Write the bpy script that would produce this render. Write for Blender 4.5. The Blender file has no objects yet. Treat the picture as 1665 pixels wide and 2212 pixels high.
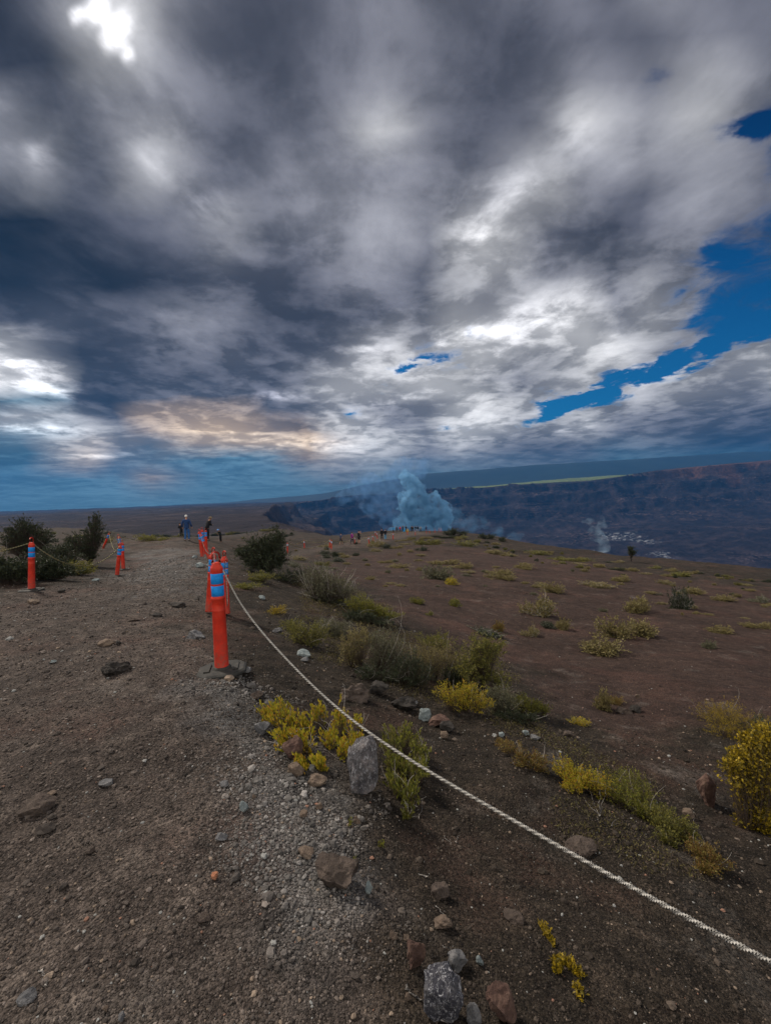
import bpy, math, random
import numpy as np
from mathutils import Vector, Matrix

random.seed(11)
rng = np.random.default_rng(11)
scene = bpy.context.scene
COL = scene.collection
FPX = 928.0                                   # focal length in photo units (photo read as 1665 x 2212)
EYE = np.array([0.0, 0.0, 1.6])

# ------------------------------------------------------------------ camera
PITCH, ROLL = math.radians(-1.98), math.radians(2.0)
fwd = np.array([0, math.cos(PITCH), math.sin(PITCH)])
r0 = np.array([1.0, 0, 0]); u0 = np.cross(r0, fwd)
CR = r0 * math.cos(ROLL) - u0 * math.sin(ROLL)
CU = u0 * math.cos(ROLL) + r0 * math.sin(ROLL)
cam = bpy.data.cameras.new('camera')
cam.sensor_fit = 'VERTICAL'; cam.sensor_height = 36.0
cam.lens = 36.0 * FPX / 2212.0
cam.clip_start = 0.05; cam.clip_end = 60000
camo = bpy.data.objects.new('camera', cam)
camo.matrix_world = Matrix(((CR[0], CU[0], -fwd[0], EYE[0]), (CR[1], CU[1], -fwd[1], EYE[1]),
                            (CR[2], CU[2], -fwd[2], EYE[2]), (0, 0, 0, 1)))
COL.objects.link(camo); scene.camera = camo

def ray(px, py):
    return CR * (px - 832.5) / FPX + CU * (1106 - py) / FPX + fwd
def pt(px, py, Y):                            # survey point: bearing read in the photo, depth Y in metres
    d = ray(px, py); return EYE + d * Y / d[1]

# ------------------------------------------------------------------ render settings
scene.view_settings.view_transform = 'Standard'; scene.view_settings.look = 'None'
scene.view_settings.exposure = 0.0; scene.view_settings.gamma = 1.0
scene.render.engine = 'CYCLES'
scene.cycles.use_denoising = True
scene.cycles.max_bounces = 5; scene.cycles.diffuse_bounces = 2; scene.cycles.glossy_bounces = 2
scene.cycles.volume_bounces = 1; scene.cycles.transparent_max_bounces = 6
scene.cycles.volume_max_steps = 128

def lin(c):
    c = np.asarray(c, float) / 255.0
    return np.where(c <= 0.04045, c / 12.92, ((c + 0.055) / 1.055) ** 2.4)

class NT:
    def __init__(s, tree): s.t = tree; s.n = tree.nodes; s.l = tree.links
    def new(s, kind, **kw):
        n = s.n.new(kind)
        for k, v in kw.items(): setattr(n, k, v)
        return n
    def link(s, a, b): s.l.new(a, b)
    def put(s, inp, v):
        if isinstance(v, bpy.types.NodeSocket): s.l.new(v, inp)
        elif v is not None: inp.default_value = v
    def math(s, op, a, b=None, c=None, clamp=False):
        n = s.new('ShaderNodeMath', operation=op, use_clamp=clamp)
        s.put(n.inputs[0], a)
        if b is not None: s.put(n.inputs[1], b)
        if c is not None: s.put(n.inputs[2], c)
        return n.outputs[0]
    def vmath(s, op, a, b=None):
        n = s.new('ShaderNodeVectorMath', operation=op)
        s.put(n.inputs[0], a)
        if b is not None: s.put(n.inputs[1], b)
        return n.outputs['Value'] if op == 'DOT_PRODUCT' else n.outputs[0]
    def mix(s, f, a, b, blend='MIX'):
        n = s.new('ShaderNodeMix', data_type='RGBA', blend_type=blend)
        s.put(n.inputs[0], f); s.put(n.inputs[6], a); s.put(n.inputs[7], b)
        return n.outputs[2]
    def maprange(s, v, a, b, c=0.0, d=1.0, smooth=False):
        n = s.new('ShaderNodeMapRange')
        if smooth: n.interpolation_type = 'SMOOTHSTEP'
        s.put(n.inputs[0], v)
        for i, q in enumerate((a, b, c, d)): n.inputs[i + 1].default_value = q
        return n.outputs[0]
    def noise(s, vec, scale, detail=5, rough=0.55, dist=0.0, w=None, out=0):
        n = s.new('ShaderNodeTexNoise')
        if w is not None: n.noise_dimensions = '4D'; n.inputs['W'].default_value = w
        if vec is not None: s.l.new(vec, n.inputs['Vector'])
        n.inputs['Scale'].default_value = scale; n.inputs['Detail'].default_value = detail
        n.inputs['Roughness'].default_value = rough; n.inputs['Distortion'].default_value = dist
        return n.outputs[out]
    def comb(s, x, y, z=0.0):
        n = s.new('ShaderNodeCombineXYZ')
        s.put(n.inputs[0], x); s.put(n.inputs[1], y); s.put(n.inputs[2], z)
        return n.outputs[0]
    def ramp(s, f, stops, interp='LINEAR'):
        n = s.new('ShaderNodeValToRGB'); e = n.color_ramp.elements
        n.color_ramp.interpolation = interp
        while len(e) < len(stops): e.new(0.5)
        for i, (p, c) in enumerate(stops):
            e[i].position = p; e[i].color = tuple(c) if len(c) == 4 else (*c, 1)
        s.put(n.inputs[0], f)
        return n

# ------------------------------------------------------------------ sky: broken overcast over deep blue
XS = [0, 83, 167, 250, 333, 416, 500, 583, 666, 749, 832, 916, 999, 1082, 1165, 1249, 1332, 1415, 1498, 1582, 1665]
SKY = {   # brightness of the cloud deck by bearing; suffix b = thin over blue, x = clear blue, t = blue-grey murk, o = peach
 0:   '5 8 12 21 11 9 8 8 8 9 10 9 9 8 9 9 7 11 9 8 9',
 70:  '6 6 8 21 12 8 8 7 8 9 10 9 8 7 8 9 7b 7b 10 8b 9',
 140: '7 5 6 14 11 9 8 8 8 9 10 9 8 7 7 8 8 5b 12 12 9',
 210: '11 6 6 12 12 10 9 7 9 9 12 9 8 8 9 12 11 6b 14 12 9',
 280: '12 12 6 9 13 9 8 8 9 9 14 9 8 8 7 15 12 11 14 7b x',
 350: '11 13 7 7 16 9 8 10 10 10 10 10 8 7 13 12 11 11 12 11 8b',
 420: '5 5 8 7 8 11 8 10 11 11 11 10 9 12 14 11 8 7 11 11 9b',
 490: '4 4 5 7 8 8 13 8 10 11 11 11 13 15 9 8 6 8 11 8b x',
 560: '5 5 5 6 7 7 8 8 8 11 11 8 15 14 8 8 7 7 11 x x',
 630: '5 6 5 5 6 7 8 7 7 9 8 7 10 12 12 13 11 13 9b x x',
 700: '7 8 8 8 8 11 10 7 7 7 9 10 15 11 17 18 9 14 11b x x',
 770: '18 11 6 7 8 8 8 8 8 10 18 13b 17b 18 8 15 16 9b x 13 14',
 830: '23 23 8 7 7 7 8 8 12 19 15b 17 15 8 12 15 x 16 14 12 13',
 870: '6t 9t 6 6 9 9 9 8 10 12 12 10 15 16 14b x 13 12 10 9 8',
 912: '13 19 12 8 18o 17o 15o 9 6 19 10 9 18 17 11b 17 10 9 8 9 8',
 950: '9t 9t 18 13 10 19o 21o 22o 20o 18 18 11 18 10 6 10 9 11 7 6 7',
 990: '7t 8t 16o 10 9t 9t 9t 10t 12o 17 14 9 12 10 10 9 8t 8t 7t 7t 7t',
 1030:'8t 9t 9t 10t 12o 10t 10t 9t 9t 9 10t 9t 9t 8t 8t 7t 7t 6t 6t 6t 6t',
 1072:'10t 10t 10t 11t 10t 9t 9t 9t 9t 9t 10t 9t 8t 8t 7t 7t 6t 6t 6t 6t 6t',
 1112:'9t 9t 9t 9t 9t 9t 9t 9t 9t 9t 9t 8t 8t 7t 7t 7t 6t 6t 6t 6t 6t'}
YS = sorted(SKY)
def cell(tok):
    k = tok[-1] if tok[-1] in 'bxto' else ''
    v = float(tok[:-1]) if k and len(tok) > 1 else (6.0 if k == 'x' else float(tok))
    if k in '' and v >= 12: v = v + (v - 11.5) * 1.05
    if k == 't': v = v * 1.5
    if k in '' and v < 12: v = max(2.5, 8.2 + (v - 8.4) * 1.4)
    if k == 'o': v = v * 1.2
    g = v * (12.2 if k == '' and v < 13 else 11.6 if k != 't' else 10.9)
    a = {'': 1.0, 'b': 0.45, 'x': 0.0, 't': 1.0, 'o': 1.0}[k]
    if k == 't': c = (g * 0.70, g * 0.96, g * 1.10)
    elif k == 'o': c = (g * 1.20, g * 1.02, g * 0.84)
    else:
        w = max(0.0, min(1.0, (v - 6) / 10))
        c = (g * (0.965 + .035 * w), g * (0.97 + .025 * w), g * (1.09 - .09 * w))
    c = np.array(c); c = c * min(1.0, 255.0 / c.max())
    return [*lin(c), a]
GRID = np.array([[cell(t) for t in SKY[y].split()] for y in YS])
def chart(u, v):                              # bilinear read of the table at sky bearing u = x/y, v = z/y
    d = np.array([u, 1.0, v]); zc = d @ fwd
    px = 832.5 + FPX * (d @ CR) / zc; py = 1106 - FPX * (d @ CU) / zc
    fx = np.interp(px, XS, range(len(XS))); fy = np.interp(py, YS, range(len(YS)))
    i, j = min(int(fy), len(YS) - 2), min(int(fx), len(XS) - 2); a, b = fy - i, fx - j
    return (GRID[i, j] * (1 - a) * (1 - b) + GRID[i + 1, j] * a * (1 - b) + GRID[i, j + 1] * (1 - a) * b + GRID[i + 1, j + 1] * a * b)

HAZE_D = 1.2e-4
SUN_AZ, SUN_EL = math.radians(-52), math.radians(42)
world = bpy.data.worlds.new('World'); scene.world = world; world.use_nodes = True
W = NT(world.node_tree); W.n.clear()
gen = W.new('ShaderNodeTexCoord').outputs['Generated']
sep = W.new('ShaderNodeSeparateXYZ'); W.link(gen, sep.inputs[0])
X_, Y_, Z_ = sep.outputs
nish = W.new('ShaderNodeTexSky', sky_type='NISHITA')
nish.sun_disc = False; nish.sun_elevation = SUN_EL; nish.sun_rotation = SUN_AZ
yy = W.math('MAXIMUM', Y_, 0.06)
u_ = W.math('DIVIDE', X_, yy); v_ = W.math('DIVIDE', Z_, yy)
# cloud deck coordinates (a flat layer overhead, so texture foreshortens toward the horizon)
zz = W.math('ADD', W.math('MAXIMUM', Z_, 0.0), 0.13)
deck = W.comb(W.math('DIVIDE', X_, zz), W.math('DIVIDE', Y_, zz), 0.0)
wob = W.noise(deck, 1.1, 5, 0.55, w=3.0, out=1)
wob2 = W.noise(deck, 3.6, 4, 0.6, w=1.0, out=1)
def shake(c, col, amp):
    s_ = W.new('ShaderNodeSeparateXYZ'); W.link(col, s_.inputs[0])
    return [W.math('MULTIPLY', W.math('SUBTRACT', o, 0.5), amp) for o in s_.outputs[:2]]
a1 = shake(None, wob, 0.17); a2 = shake(None, wob2, 0.12)
amp_h = W.maprange(v_, 0.0, 0.5, 0.35, 1.0)
du = W.math('MULTIPLY', W.math('ADD', a1[0], a2[0]), amp_h)
dv = W.math('MULTIPLY', W.math('ADD', a1[1], a2[1]), W.maprange(v_, 0.0, 0.6, 0.10, 0.8))
uw = W.math('ADD', u_, du); vw = W.math('ADD', v_, dv)
uf = W.maprange(uw, -1.05, 1.05)
NU = 30
us = np.linspace(-1.05, 1.05, NU)
vs = [-0.04, 0.0, 0.03, 0.065, 0.1, 0.135, 0.17, 0.21, 0.25, 0.30, 0.36, 0.43, 0.50, 0.58, 0.66, 0.74, 0.83, 0.92, 1.01, 1.10, 1.2]
cur = cur_a = None
for k, vv in enumerate(vs):
    r = W.ramp(uf, [((u + 1.05) / 2.1, chart(u, vv)) for u in us], 'B_SPLINE' if k > 14 else 'LINEAR')
    if cur is None: cur, cur_a = r.outputs[0], r.outputs[1]
    else:
        t = W.maprange(vw, vs[k - 1], vv)
        cur = W.mix(t, cur, r.outputs[0])
        cur_a = W.math('ADD', W.math('MULTIPLY', cur_a, W.math('SUBTRACT', 1.0, t)), W.math('MULTIPLY', r.outputs[1], t))
# billows: ridged texture in the deck
n1 = W.noise(deck, 2.3, 9, 0.56, 0.35, w=5.0)
n2 = W.noise(deck, 6.0, 8, 0.60, 0.4, w=8.0)
nn = W.math('ADD', W.math('MULTIPLY', n1, 0.60), W.math('MULTIPLY', n2, 0.40))
lit = W.noise(W.vmath('ADD', deck, (math.sin(SUN_AZ) * .10, math.cos(SUN_AZ) * .10, 0)), 2.3, 9, 0.56, 0.35, w=5.0)
n3 = W.noise(deck, 21.0, 5, 0.62, 0.1, w=2.0)
mod = W.math('ADD', W.maprange(nn, 0.37, 0.63, 0.60, 1.50), W.math('MULTIPLY', W.math('SUBTRACT', n1, lit), 2.6))
mod = W.math('MULTIPLY', mod, W.maprange(n3, 0.3, 0.7, 0.92, 1.08))
mod = W.math('ADD', mod, W.math('MULTIPLY', W.math('SUBTRACT', W.maprange(nn, 0.465, 0.535, 0, 1, True), 0.5), 0.30))
modk = W.math('ADD', W.maprange(v_, 0.02, 0.16, 0.35, 1.45), W.maprange(v_, 0.35, 0.75, 0.0, -0.62))
mod = W.math('ADD', 1.0, W.math('MULTIPLY', W.math('SUBTRACT', mod, 1.0), modk))
# bright breaks in the deck: (photo bearing x, y, half length, half width, tilt deg, gain)
BR = [(212, 8, 22, 30, 0, 5), (256, 60, 24, 44, -20, 6), (282, 112, 12, 24, 10, 3), (180, 20, 14, 22, 0, 5), (335, 350, 70, 30, -50, .7),
      (1040, 500, 60, 80, 25, 1.2), (70, 325, 24, 30, 0, 1.1), (110, 290, 30, 70, -25, 1.1), (455, 430, 50, 35, -30, 1.2),
      (50, 785, 100, 20, -24, 2.0), (100, 838, 100, 18, -16, 3.2), (600, 855, 50, 10, -5, 3.5), (1150, 700, 160, 40, 28, 1.0), (1000, 735, 110, 26, 18, 1.2),
      (790, 745, 60, 40, 10, .7), (60, 925, 110, 12, -8, 2.0), (480, 935, 150, 12, -9, .8), (650, 958, 140, 16, -6, 1.0), (200, 985, 80, 6, 0, 1.6),
      (832, 250, 60, 120, 12, .15), (1230, 300, 55, 60, 0, .8), (1110, 415, 70, 60, 10, 1.0), (880, 860, 120, 14, 8, 0.9), (1220, 930, 60, 12, 10, 1.0)]
uvv = W.comb(W.math('ADD', u_, W.math('MULTIPLY', du, 0.8)), W.math('ADD', v_, W.math('MULTIPLY', dv, 0.8)), 0.0)
gain = None
for (bx, by, hl, hw, tilt, g) in BR:
    d = ray(bx, by)
    m = W.new('ShaderNodeMapping', vector_type='TEXTURE'); W.link(uvv, m.inputs[0])
    m.inputs['Location'].default_value = (d[0] / d[1], d[2] / d[1], 0)
    m.inputs['Rotation'].default_value = (0, 0, math.radians(tilt))
    m.inputs['Scale'].default_value = (hl * 1.7 / FPX, hw * 1.7 / FPX, 1)
    gr = W.new('ShaderNodeTexGradient', gradient_type='QUADRATIC_SPHERE'); W.link(m.outputs[0], gr.inputs[0])
    q = W.math('MULTIPLY', gr.outputs[1], g)
    gain = q if gain is None else W.math('ADD', gain, q)
gain = W.math('MULTIPLY', gain, W.math('MULTIPLY', W.maprange(n2, 0.36, 0.62, 0.25, 1.5), W.maprange(n1, 0.32, 0.6, 0.35, 1.4)))
mod = W.math('ADD', W.math('MULTIPLY', W.math('SUBTRACT', W.math('MAXIMUM', mod, 0.0), 0.0), 0.72), 0.30)
mod = W.math('MAXIMUM', mod, 0.66)
tot = W.math('MULTIPLY', mod, W.math('ADD', 1.0, gain))
cl = W.vmath('MULTIPLY', cur, W.comb(tot, tot, tot))
cover = W.maprange(W.math('ADD', cur_a, W.math('MULTIPLY', W.math('SUBTRACT', nn, 0.5), 1.8)), 0.18, 0.80, 0, 1, True)
HOLES = [(1195, 885, 60, 16, 22, 1.6), (1290, 855, 80, 17, 20, 2.0), (1400, 815, 90, 20, 24, 2.0), (1500, 780, 80, 24, 24, 1.8), (1600, 725, 80, 26, 24, 1.6), (905, 790, 62, 12, 8, 1.5), (1036, 730, 26, 16, 0, 1.5),
         (1600, 290, 70, 26, 10, 1.5), (1400, 170, 26, 60, -25, .9), (980, 925, 40, 8, 0, .9), (760, 890, 26, 14, 0, .8)]
hole = None
for (bx, by, hl, hw, tilt, g) in HOLES:
    d = ray(bx, by)
    m = W.new('ShaderNodeMapping', vector_type='TEXTURE'); W.link(uvv, m.inputs[0])
    m.inputs['Location'].default_value = (d[0] / d[1], d[2] / d[1], 0); m.inputs['Rotation'].default_value = (0, 0, math.radians(tilt))
    m.inputs['Scale'].default_value = (hl * 1.5 / FPX, hw * 1.6 / FPX, 1)
    gr = W.new('ShaderNodeTexGradient', gradient_type='SPHERICAL'); W.link(m.outputs[0], gr.inputs[0])
    q = W.math('MULTIPLY', gr.outputs[1], g); hole = q if hole is None else W.math('ADD', hole, q)
hole = W.math('MULTIPLY', hole, W.maprange(n2, 0.62, 0.40, 0.35, 1.3))
wisp = W.noise(deck, 4.2, 9, 0.62, 1.2, w=7.0)
cover = W.math('SUBTRACT', cover, hole, clamp=False)
cover = W.math('ADD', cover, W.math('MULTIPLY', W.math('MULTIPLY', W.math('SUBTRACT', wisp, 0.44), 2.8), W.math('ADD', W.math('MULTIPLY', W.math('SUBTRACT', 1.0, cur_a), 3.0), W.math('MULTIPLY', hole, 2.0), clamp=True)))
cover = W.maprange(cover, -0.05, 0.95, 0, 1, True)
edge_ = W.math('MULTIPLY', W.math('MULTIPLY', cover, W.math('SUBTRACT', 1.0, cover)), 2.4)
rim_ = W.math('ADD', 1.0, W.math('MULTIPLY', edge_, W.maprange(v_, 0.5, 0.9, 1.0, 0.2)))
cl = W.vmath('MULTIPLY', cl, W.comb(rim_, rim_, rim_))
cover = W.math('MAXIMUM', cover, W.maprange(v_, 0.07, 0.11, 1.0, 0.0))
cl = W.vmath('DIVIDE', cl, W.vmath('ADD', W.vmath('MULTIPLY', cl, (0.24, 0.24, 0.24)), (0.95, 0.95, 0.95)))
blue = W.vmath('MULTIPLY', nish.outputs[0], W.mix(W.maprange(v_, 0.18, 0.85), (0.0035, 0.042, 0.078, 1), (0.001, 0.014, 0.034, 1)))
sky = W.mix(cover, blue, cl)
# the half of the sky behind the camera: unseen bright cloud, added as fill light
back = W.maprange(Y_, 0.10, -0.25, 0, 1, True)
wh = W.maprange(n1, 0.35, 0.65, 0.75, 1.35)
back_fill = W.vmath('MULTIPLY', (1.22, 1.15, 1.06), W.comb(wh, wh, wh))
sky = W.mix(back, sky, back_fill)
bg = W.new('ShaderNodeBackground'); W.link(sky, bg.inputs[0]); bg.inputs[1].default_value = 1.0
out = W.new('ShaderNodeOutputWorld'); W.link(bg.outputs[0], out.inputs[0])
world.cycles.sampling_method = 'MANUAL'; world.cycles.sample_map_resolution = 512

# ------------------------------------------------------------------ sun, softened by the cloud
sun = bpy.data.lights.new('sun', 'SUN'); sun.energy = 4.3; sun.angle = math.radians(7); sun.color = (1.0, 0.90, 0.78)
suno = bpy.data.objects.new('sun', sun); COL.objects.link(suno)
sd = Vector((math.cos(SUN_EL) * math.sin(SUN_AZ), math.cos(SUN_EL) * math.cos(SUN_AZ), math.sin(SUN_EL)))
suno.rotation_euler = sd.to_track_quat('Z', 'Y').to_euler()

# ------------------------------------------------------------------ numeric helpers
def _h(ix, iy, seed):
    n = (ix.astype(np.int64) * 374761393 + iy.astype(np.int64) * 668265263 + seed * 1442695041) & 0xffffffff
    n = ((n ^ (n >> 13)) * 1274126177) & 0xffffffff
    return ((n ^ (n >> 16)) & 0xffffff) / float(0xffffff)
def vn(x, y, seed=0):
    ix, iy = np.floor(x), np.floor(y); fx, fy = x - ix, y - iy
    fx = fx * fx * fx * (fx * (fx * 6 - 15) + 10); fy = fy * fy * fy * (fy * (fy * 6 - 15) + 10)
    a, b = _h(ix, iy, seed), _h(ix + 1, iy, seed); c, d = _h(ix, iy + 1, seed), _h(ix + 1, iy + 1, seed)
    return (a * (1 - fx) + b * fx) * (1 - fy) + (c * (1 - fx) + d * fx) * fy - 0.5
def fbm(x, y, f, octs=4, seed=0, rough=0.5):
    s = 0; a = 1
    for o in range(octs): s = s + a * vn(x * f + o * 17.3, y * f - o * 9.1, seed + o); f *= 2.03; a *= rough
    return s
def sstep(a, b, x):
    t = np.clip((x - a) / (b - a), 0, 1); return t * t * (3 - 2 * t)
def sdf(poly, x, y):                          # signed distance, positive inside
    P = np.asarray(poly, float); d = np.full(x.shape, 1e18); ins = np.zeros(x.shape, bool)
    for i in range(len(P)):
        ax, ay = P[i - 1]; bx, by = P[i]; ex, ey = bx - ax, by - ay
        t = np.clip(((x - ax) * ex + (y - ay) * ey) / (ex * ex + ey * ey + 1e-12), 0, 1)
        d = np.minimum(d, (x - ax - t * ex) ** 2 + (y - ay - t * ey) ** 2)
        if ey != 0:
            ins ^= ((ay > y) != (by > y)) & (x < ex * (y - ay) / ey + ax)
    return np.where(ins, np.sqrt(d), -np.sqrt(d))

# ------------------------------------------------------------------ ground shape: surveyed heights, smoothly interpolated
ctl = []
for px, py, Y in [(480,1450,4.1),(100,2212,1.25),(480,2212,1.27),(832,2212,1.28),(1300,2212,1.35),(1665,2212,1.43),(68,1277,9.4),
    (253,1243,13.6),(271,1228,16.5),(0,1500,3.72),(0,1800,2.13),(300,1600,2.9),(400,1195,20),(350,1172,27),(420,1168,28),(440,1205,16.5),(452,1322,7.4),
    (785,1703,2.6),(918,1560,4.1),(1000,1475,5.7),(1180,1660,3.25),(1400,1800,2.6),(1500,1730,3.35),(1640,1780,3.05),(1300,2000,1.8),
    (1665,2100,1.68),(1300,1540,5.8),(1665,1550,5.5),(1500,1400,10.6),(1100,1400,10.0),(900,1300,14.0),(700,1262,15.5),(600,1232,14.8),(570,1330,7.8),
    (1100,1250,23),(1500,1300,18.6),(850,1200,37),(621,1196,41.5),(712,1184,50),(766,1175,62),(849,1165,74),(880,1155,88),(925,1153,100),
    (880,1149,120),(970,1150,112),(1180,1182,70),(1400,1217,43),(1665,1247,32),(110,1242,12.3),(0,1255,11.0),(40,1180,45),(150,1140,140),
    (300,1162,34),(540,1165,80),(600,1140,180),(480,1200,21),(560,1600,3.05),(650,1760,2.25),(700,1480,4.6),(760,1520,4.1),(1000,1850,2.25)]:
    ctl.append(pt(px, py, Y))
for p in [(0,-3,.1),(0,-20,.6),(-10,-5,.1),(10,-10,-1.5),(5,0,-1.2),(-8,3,0),(-20,10,-.6),(2.6,-1,-.35),(20,-20,-3),(14,4,-3.2),(-60,0,0),(60,0,-8),
          (0,-100,3),(-120,300,-15),(-300,300,-15),(-400,0,-5),(400,0,-20),(0,-400,6),(0,400,-22),(300,300,-25),(-32,100,-9.3),(-1,140,-9.4),(-28,185,-13.5),(-55,290,-17),(-20,150,-11.5),(-60,150,-12.5),(-45,115,-11),(40,100,-11)]:
    ctl.append(np.array(p, float))
ctl = np.array(ctl)
def comp(x, y):
    r = np.hypot(x, y) + 1e-9; k = np.log1p(r / 2.5) / r
    return x * k, y * k
cx_, cy_ = comp(ctl[:, 0], ctl[:, 1])
def kern(r2): return 0.5 * r2 * np.log(r2 + 1e-12)
nC = len(ctl)
A = np.zeros((nC + 3, nC + 3))
A[:nC, :nC] = kern((cx_[:, None] - cx_[None]) ** 2 + (cy_[:, None] - cy_[None]) ** 2) + np.eye(nC) * 0.004
A[:nC, nC] = 1; A[:nC, nC + 1] = cx_; A[:nC, nC + 2] = cy_; A[nC:, :nC] = A[:nC, nC:].T
wts = np.linalg.solve(A, np.concatenate([ctl[:, 2], [0, 0, 0]]))
def tps(x, y):
    a, b = comp(x, y); out_ = wts[nC] + wts[nC + 1] * a + wts[nC + 2] * b
    for i in range(nC): out_ = out_ + wts[i] * kern((a - cx_[i]) ** 2 + (b - cy_[i]) ** 2)
    return out_
CALDERA = [(-620,3000),(-420,1700),(-260,900),(-130,480),(-55,300),(-28,190),(0,152),(16,130),(27,108),(35,82),(37,60),(39,47),(43,34),(56,14),
           (110,-40),(300,-300),(3000,-800),(4200,1500),(2430,2700),(1600,2950),(1000,3150),(350,3400),(-250,3450)]
def upx(px): return (px - 832.5) / FPX
RIM_U = [upx(v) for v in (640, 930, 1115, 1276, 1397, 1498, 1665, 1900)]; RIM_E = np.array([-4, 12, 16, 20, 34, 41, 49, 52]) / FPX
STR_U = [upx(v) for v in (640, 930, 993, 1236, 1344, 1420, 1665, 1900)]; STR_E = np.array([-4, 12, 14, 28, 30, 31, 44, 46]) / FPX
def zf(x, y):
    x = np.asarray(x, float); y = np.asarray(y, float); r = np.hypot(x, y)
    near = tps(x, y)
    bump = fbm(x, y, 1.3, 4, 3) * 0.05 * sstep(0.5, 3, r) + fbm(x, y, 6.0, 4, 9) * 0.017 + fbm(x, y, 0.16, 3, 5) * 0.5 * sstep(14, 60, r)
    far = r > 120
    z = near + bump
    if np.any(far):
        u = np.where(y > 1, x / np.maximum(y, 1), np.sign(x) * 5)
        yf = np.maximum(y, 1)
        er = np.interp(u, RIM_U, RIM_E); es = np.maximum(np.interp(u, STR_U, STR_E), er * 0 - 1)
        rimy = 3000.0
        zr = yf * (er + (es - er) * sstep(300, 2300, yf - rimy - 450))
        left = -21 + fbm(x, y, 0.004, 5, 21) * (4 + 10 * sstep(500, 1800, r)) + 6 * sstep(2500, 6000, r)
        k = sstep(-0.26, -0.1, u) * sstep(1500, 2600, r)
        zp = left * (1 - k) + zr * k + fbm(x, y, 0.003, 5, 31) * 12 * k
        b = sstep(150, 420, r)
        z = z * (1 - b) + zp * b
    s = sdf(CALDERA, x, y)
    sw = s + fbm(x, y, 0.006, 5, 41) * 130 * sstep(60, 500, np.abs(s) + 0.3 * r - 150) 
    nearw = 280 * sstep(0, 230, s) + 0.10 * np.clip(s, 0, 60)
    farw = np.interp(sw, [0, 30, 75, 110, 150, 205, 235, 290, 330, 520, 640], [0, 55, 75, 85, 140, 160, 168, 225, 232, 285, 300]) 
    kf = sstep(380, 800, r)
    depth = nearw * (1 - kf) + farw * kf
    depth = np.where(s > 0, depth, farw * kf * (sw > 0))
    rough = np.where(s > 0, 1.0, 0.15) * sstep(150, 600, r)
    z = z - depth * (1 + 0.0 * z)
    zfl = -300 + fbm(x, y, 0.004, 5, 51) * 26
    z = np.where(s > 0, np.maximum(z, zfl), z)
    z = z + rough * (fbm(x, y, 0.02, 4, 61) * 7 + (0.5 - np.abs(fbm(x, y, 0.008, 4, 67))) * 22 * np.where(s > 0, 1, .6) * sstep(500, 1200, r))
    return z
def z1(x, y): return float(zf(np.array([x]), np.array([y]))[0])
TS = np.exp(np.linspace(math.log(0.9), math.log(230), 900))
def G(px, py):
    d = ray(px, py); d = d / d[1]
    P = EYE[None] + d[None] * TS[:, None]
    below = P[:, 2] < zf(P[:, 0], P[:, 1])
    i = int(np.argmax(below)) if below.any() else len(TS) - 1
    i = max(i, 1); a, b = TS[i - 1], TS[i]
    for _ in range(12):
        m = 0.5 * (a + b); q = EYE + d * m
        if q[2] < z1(q[0], q[1]): b = m
        else: a = m
    q = EYE + d * b
    return Vector((q[0], q[1], z1(q[0], q[1]))), b
def scl(Y): return Y / FPX                     # metres per photo unit at depth Y

# ------------------------------------------------------------------ object helpers
def mesh_np(name, V, F, mats=(), midx=None, smooth=True, cols=None):
    V = np.asarray(V, np.float32)
    F = [np.asarray(f, np.int32) for f in (F if isinstance(F, list) else [F]) if len(f)]
    me = bpy.data.meshes.new(name)
    me.vertices.add(len(V)); me.vertices.foreach_set('co', V.ravel())
    nl = sum(f.size for f in F); nf = sum(len(f) for f in F)
    me.loops.add(nl); me.loops.foreach_set('vertex_index', np.concatenate([f.ravel() for f in F]))
    tot_ = np.concatenate([np.full(len(f), f.shape[1], np.int32) for f in F])
    st = np.concatenate([[0], np.cumsum(tot_)[:-1]]).astype(np.int32)
    me.polygons.add(nf); me.polygons.foreach_set('loop_start', st); me.polygons.foreach_set('loop_total', tot_)
    me.polygons.foreach_set('use_smooth', np.full(nf, smooth))
    for m in mats: me.materials.append(m)
    if midx is not None: me.polygons.foreach_set('material_index', np.asarray(midx, np.int32))
    if cols is not None:
        at = me.color_attributes.new('Col', 'FLOAT_COLOR', 'POINT'); c = np.ones((len(V), 4), np.float32); c[:, :3] = cols
        at.data.foreach_set('color', c.ravel())
    me.update(calc_edges=True); me.validate()
    return me
def tag(o, label=None, cat=None, group=None, kind=None):
    if label: o['label'] = label
    if cat: o['category'] = cat
    if group: o['group'] = group
    if kind: o['kind'] = kind
    return o
def link(name, data, parent=None, loc=None, rot=None, sc=None):
    o = bpy.data.objects.new(name, data); COL.objects.link(o)
    if parent: o.parent = parent
    if loc is not None: o.location = loc
    if rot is not None: o.rotation_euler = rot
    if sc is not None: o.scale = sc if hasattr(sc, '__len__') else (sc, sc, sc)
    return o
def mat(name, color=(.5, .5, .5), rough=0.8, spec=0.3, metal=0.0):
    m = bpy.data.materials.new(name); m.use_nodes = True
    b = m.node_tree.nodes['Principled BSDF']
    b.inputs['Base Color'].default_value = (*color[:3], 1); b.inputs['Roughness'].default_value = rough
    b.inputs['Specular IOR Level'].default_value = spec; b.inputs['Metallic'].default_value = metal
    return m
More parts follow.
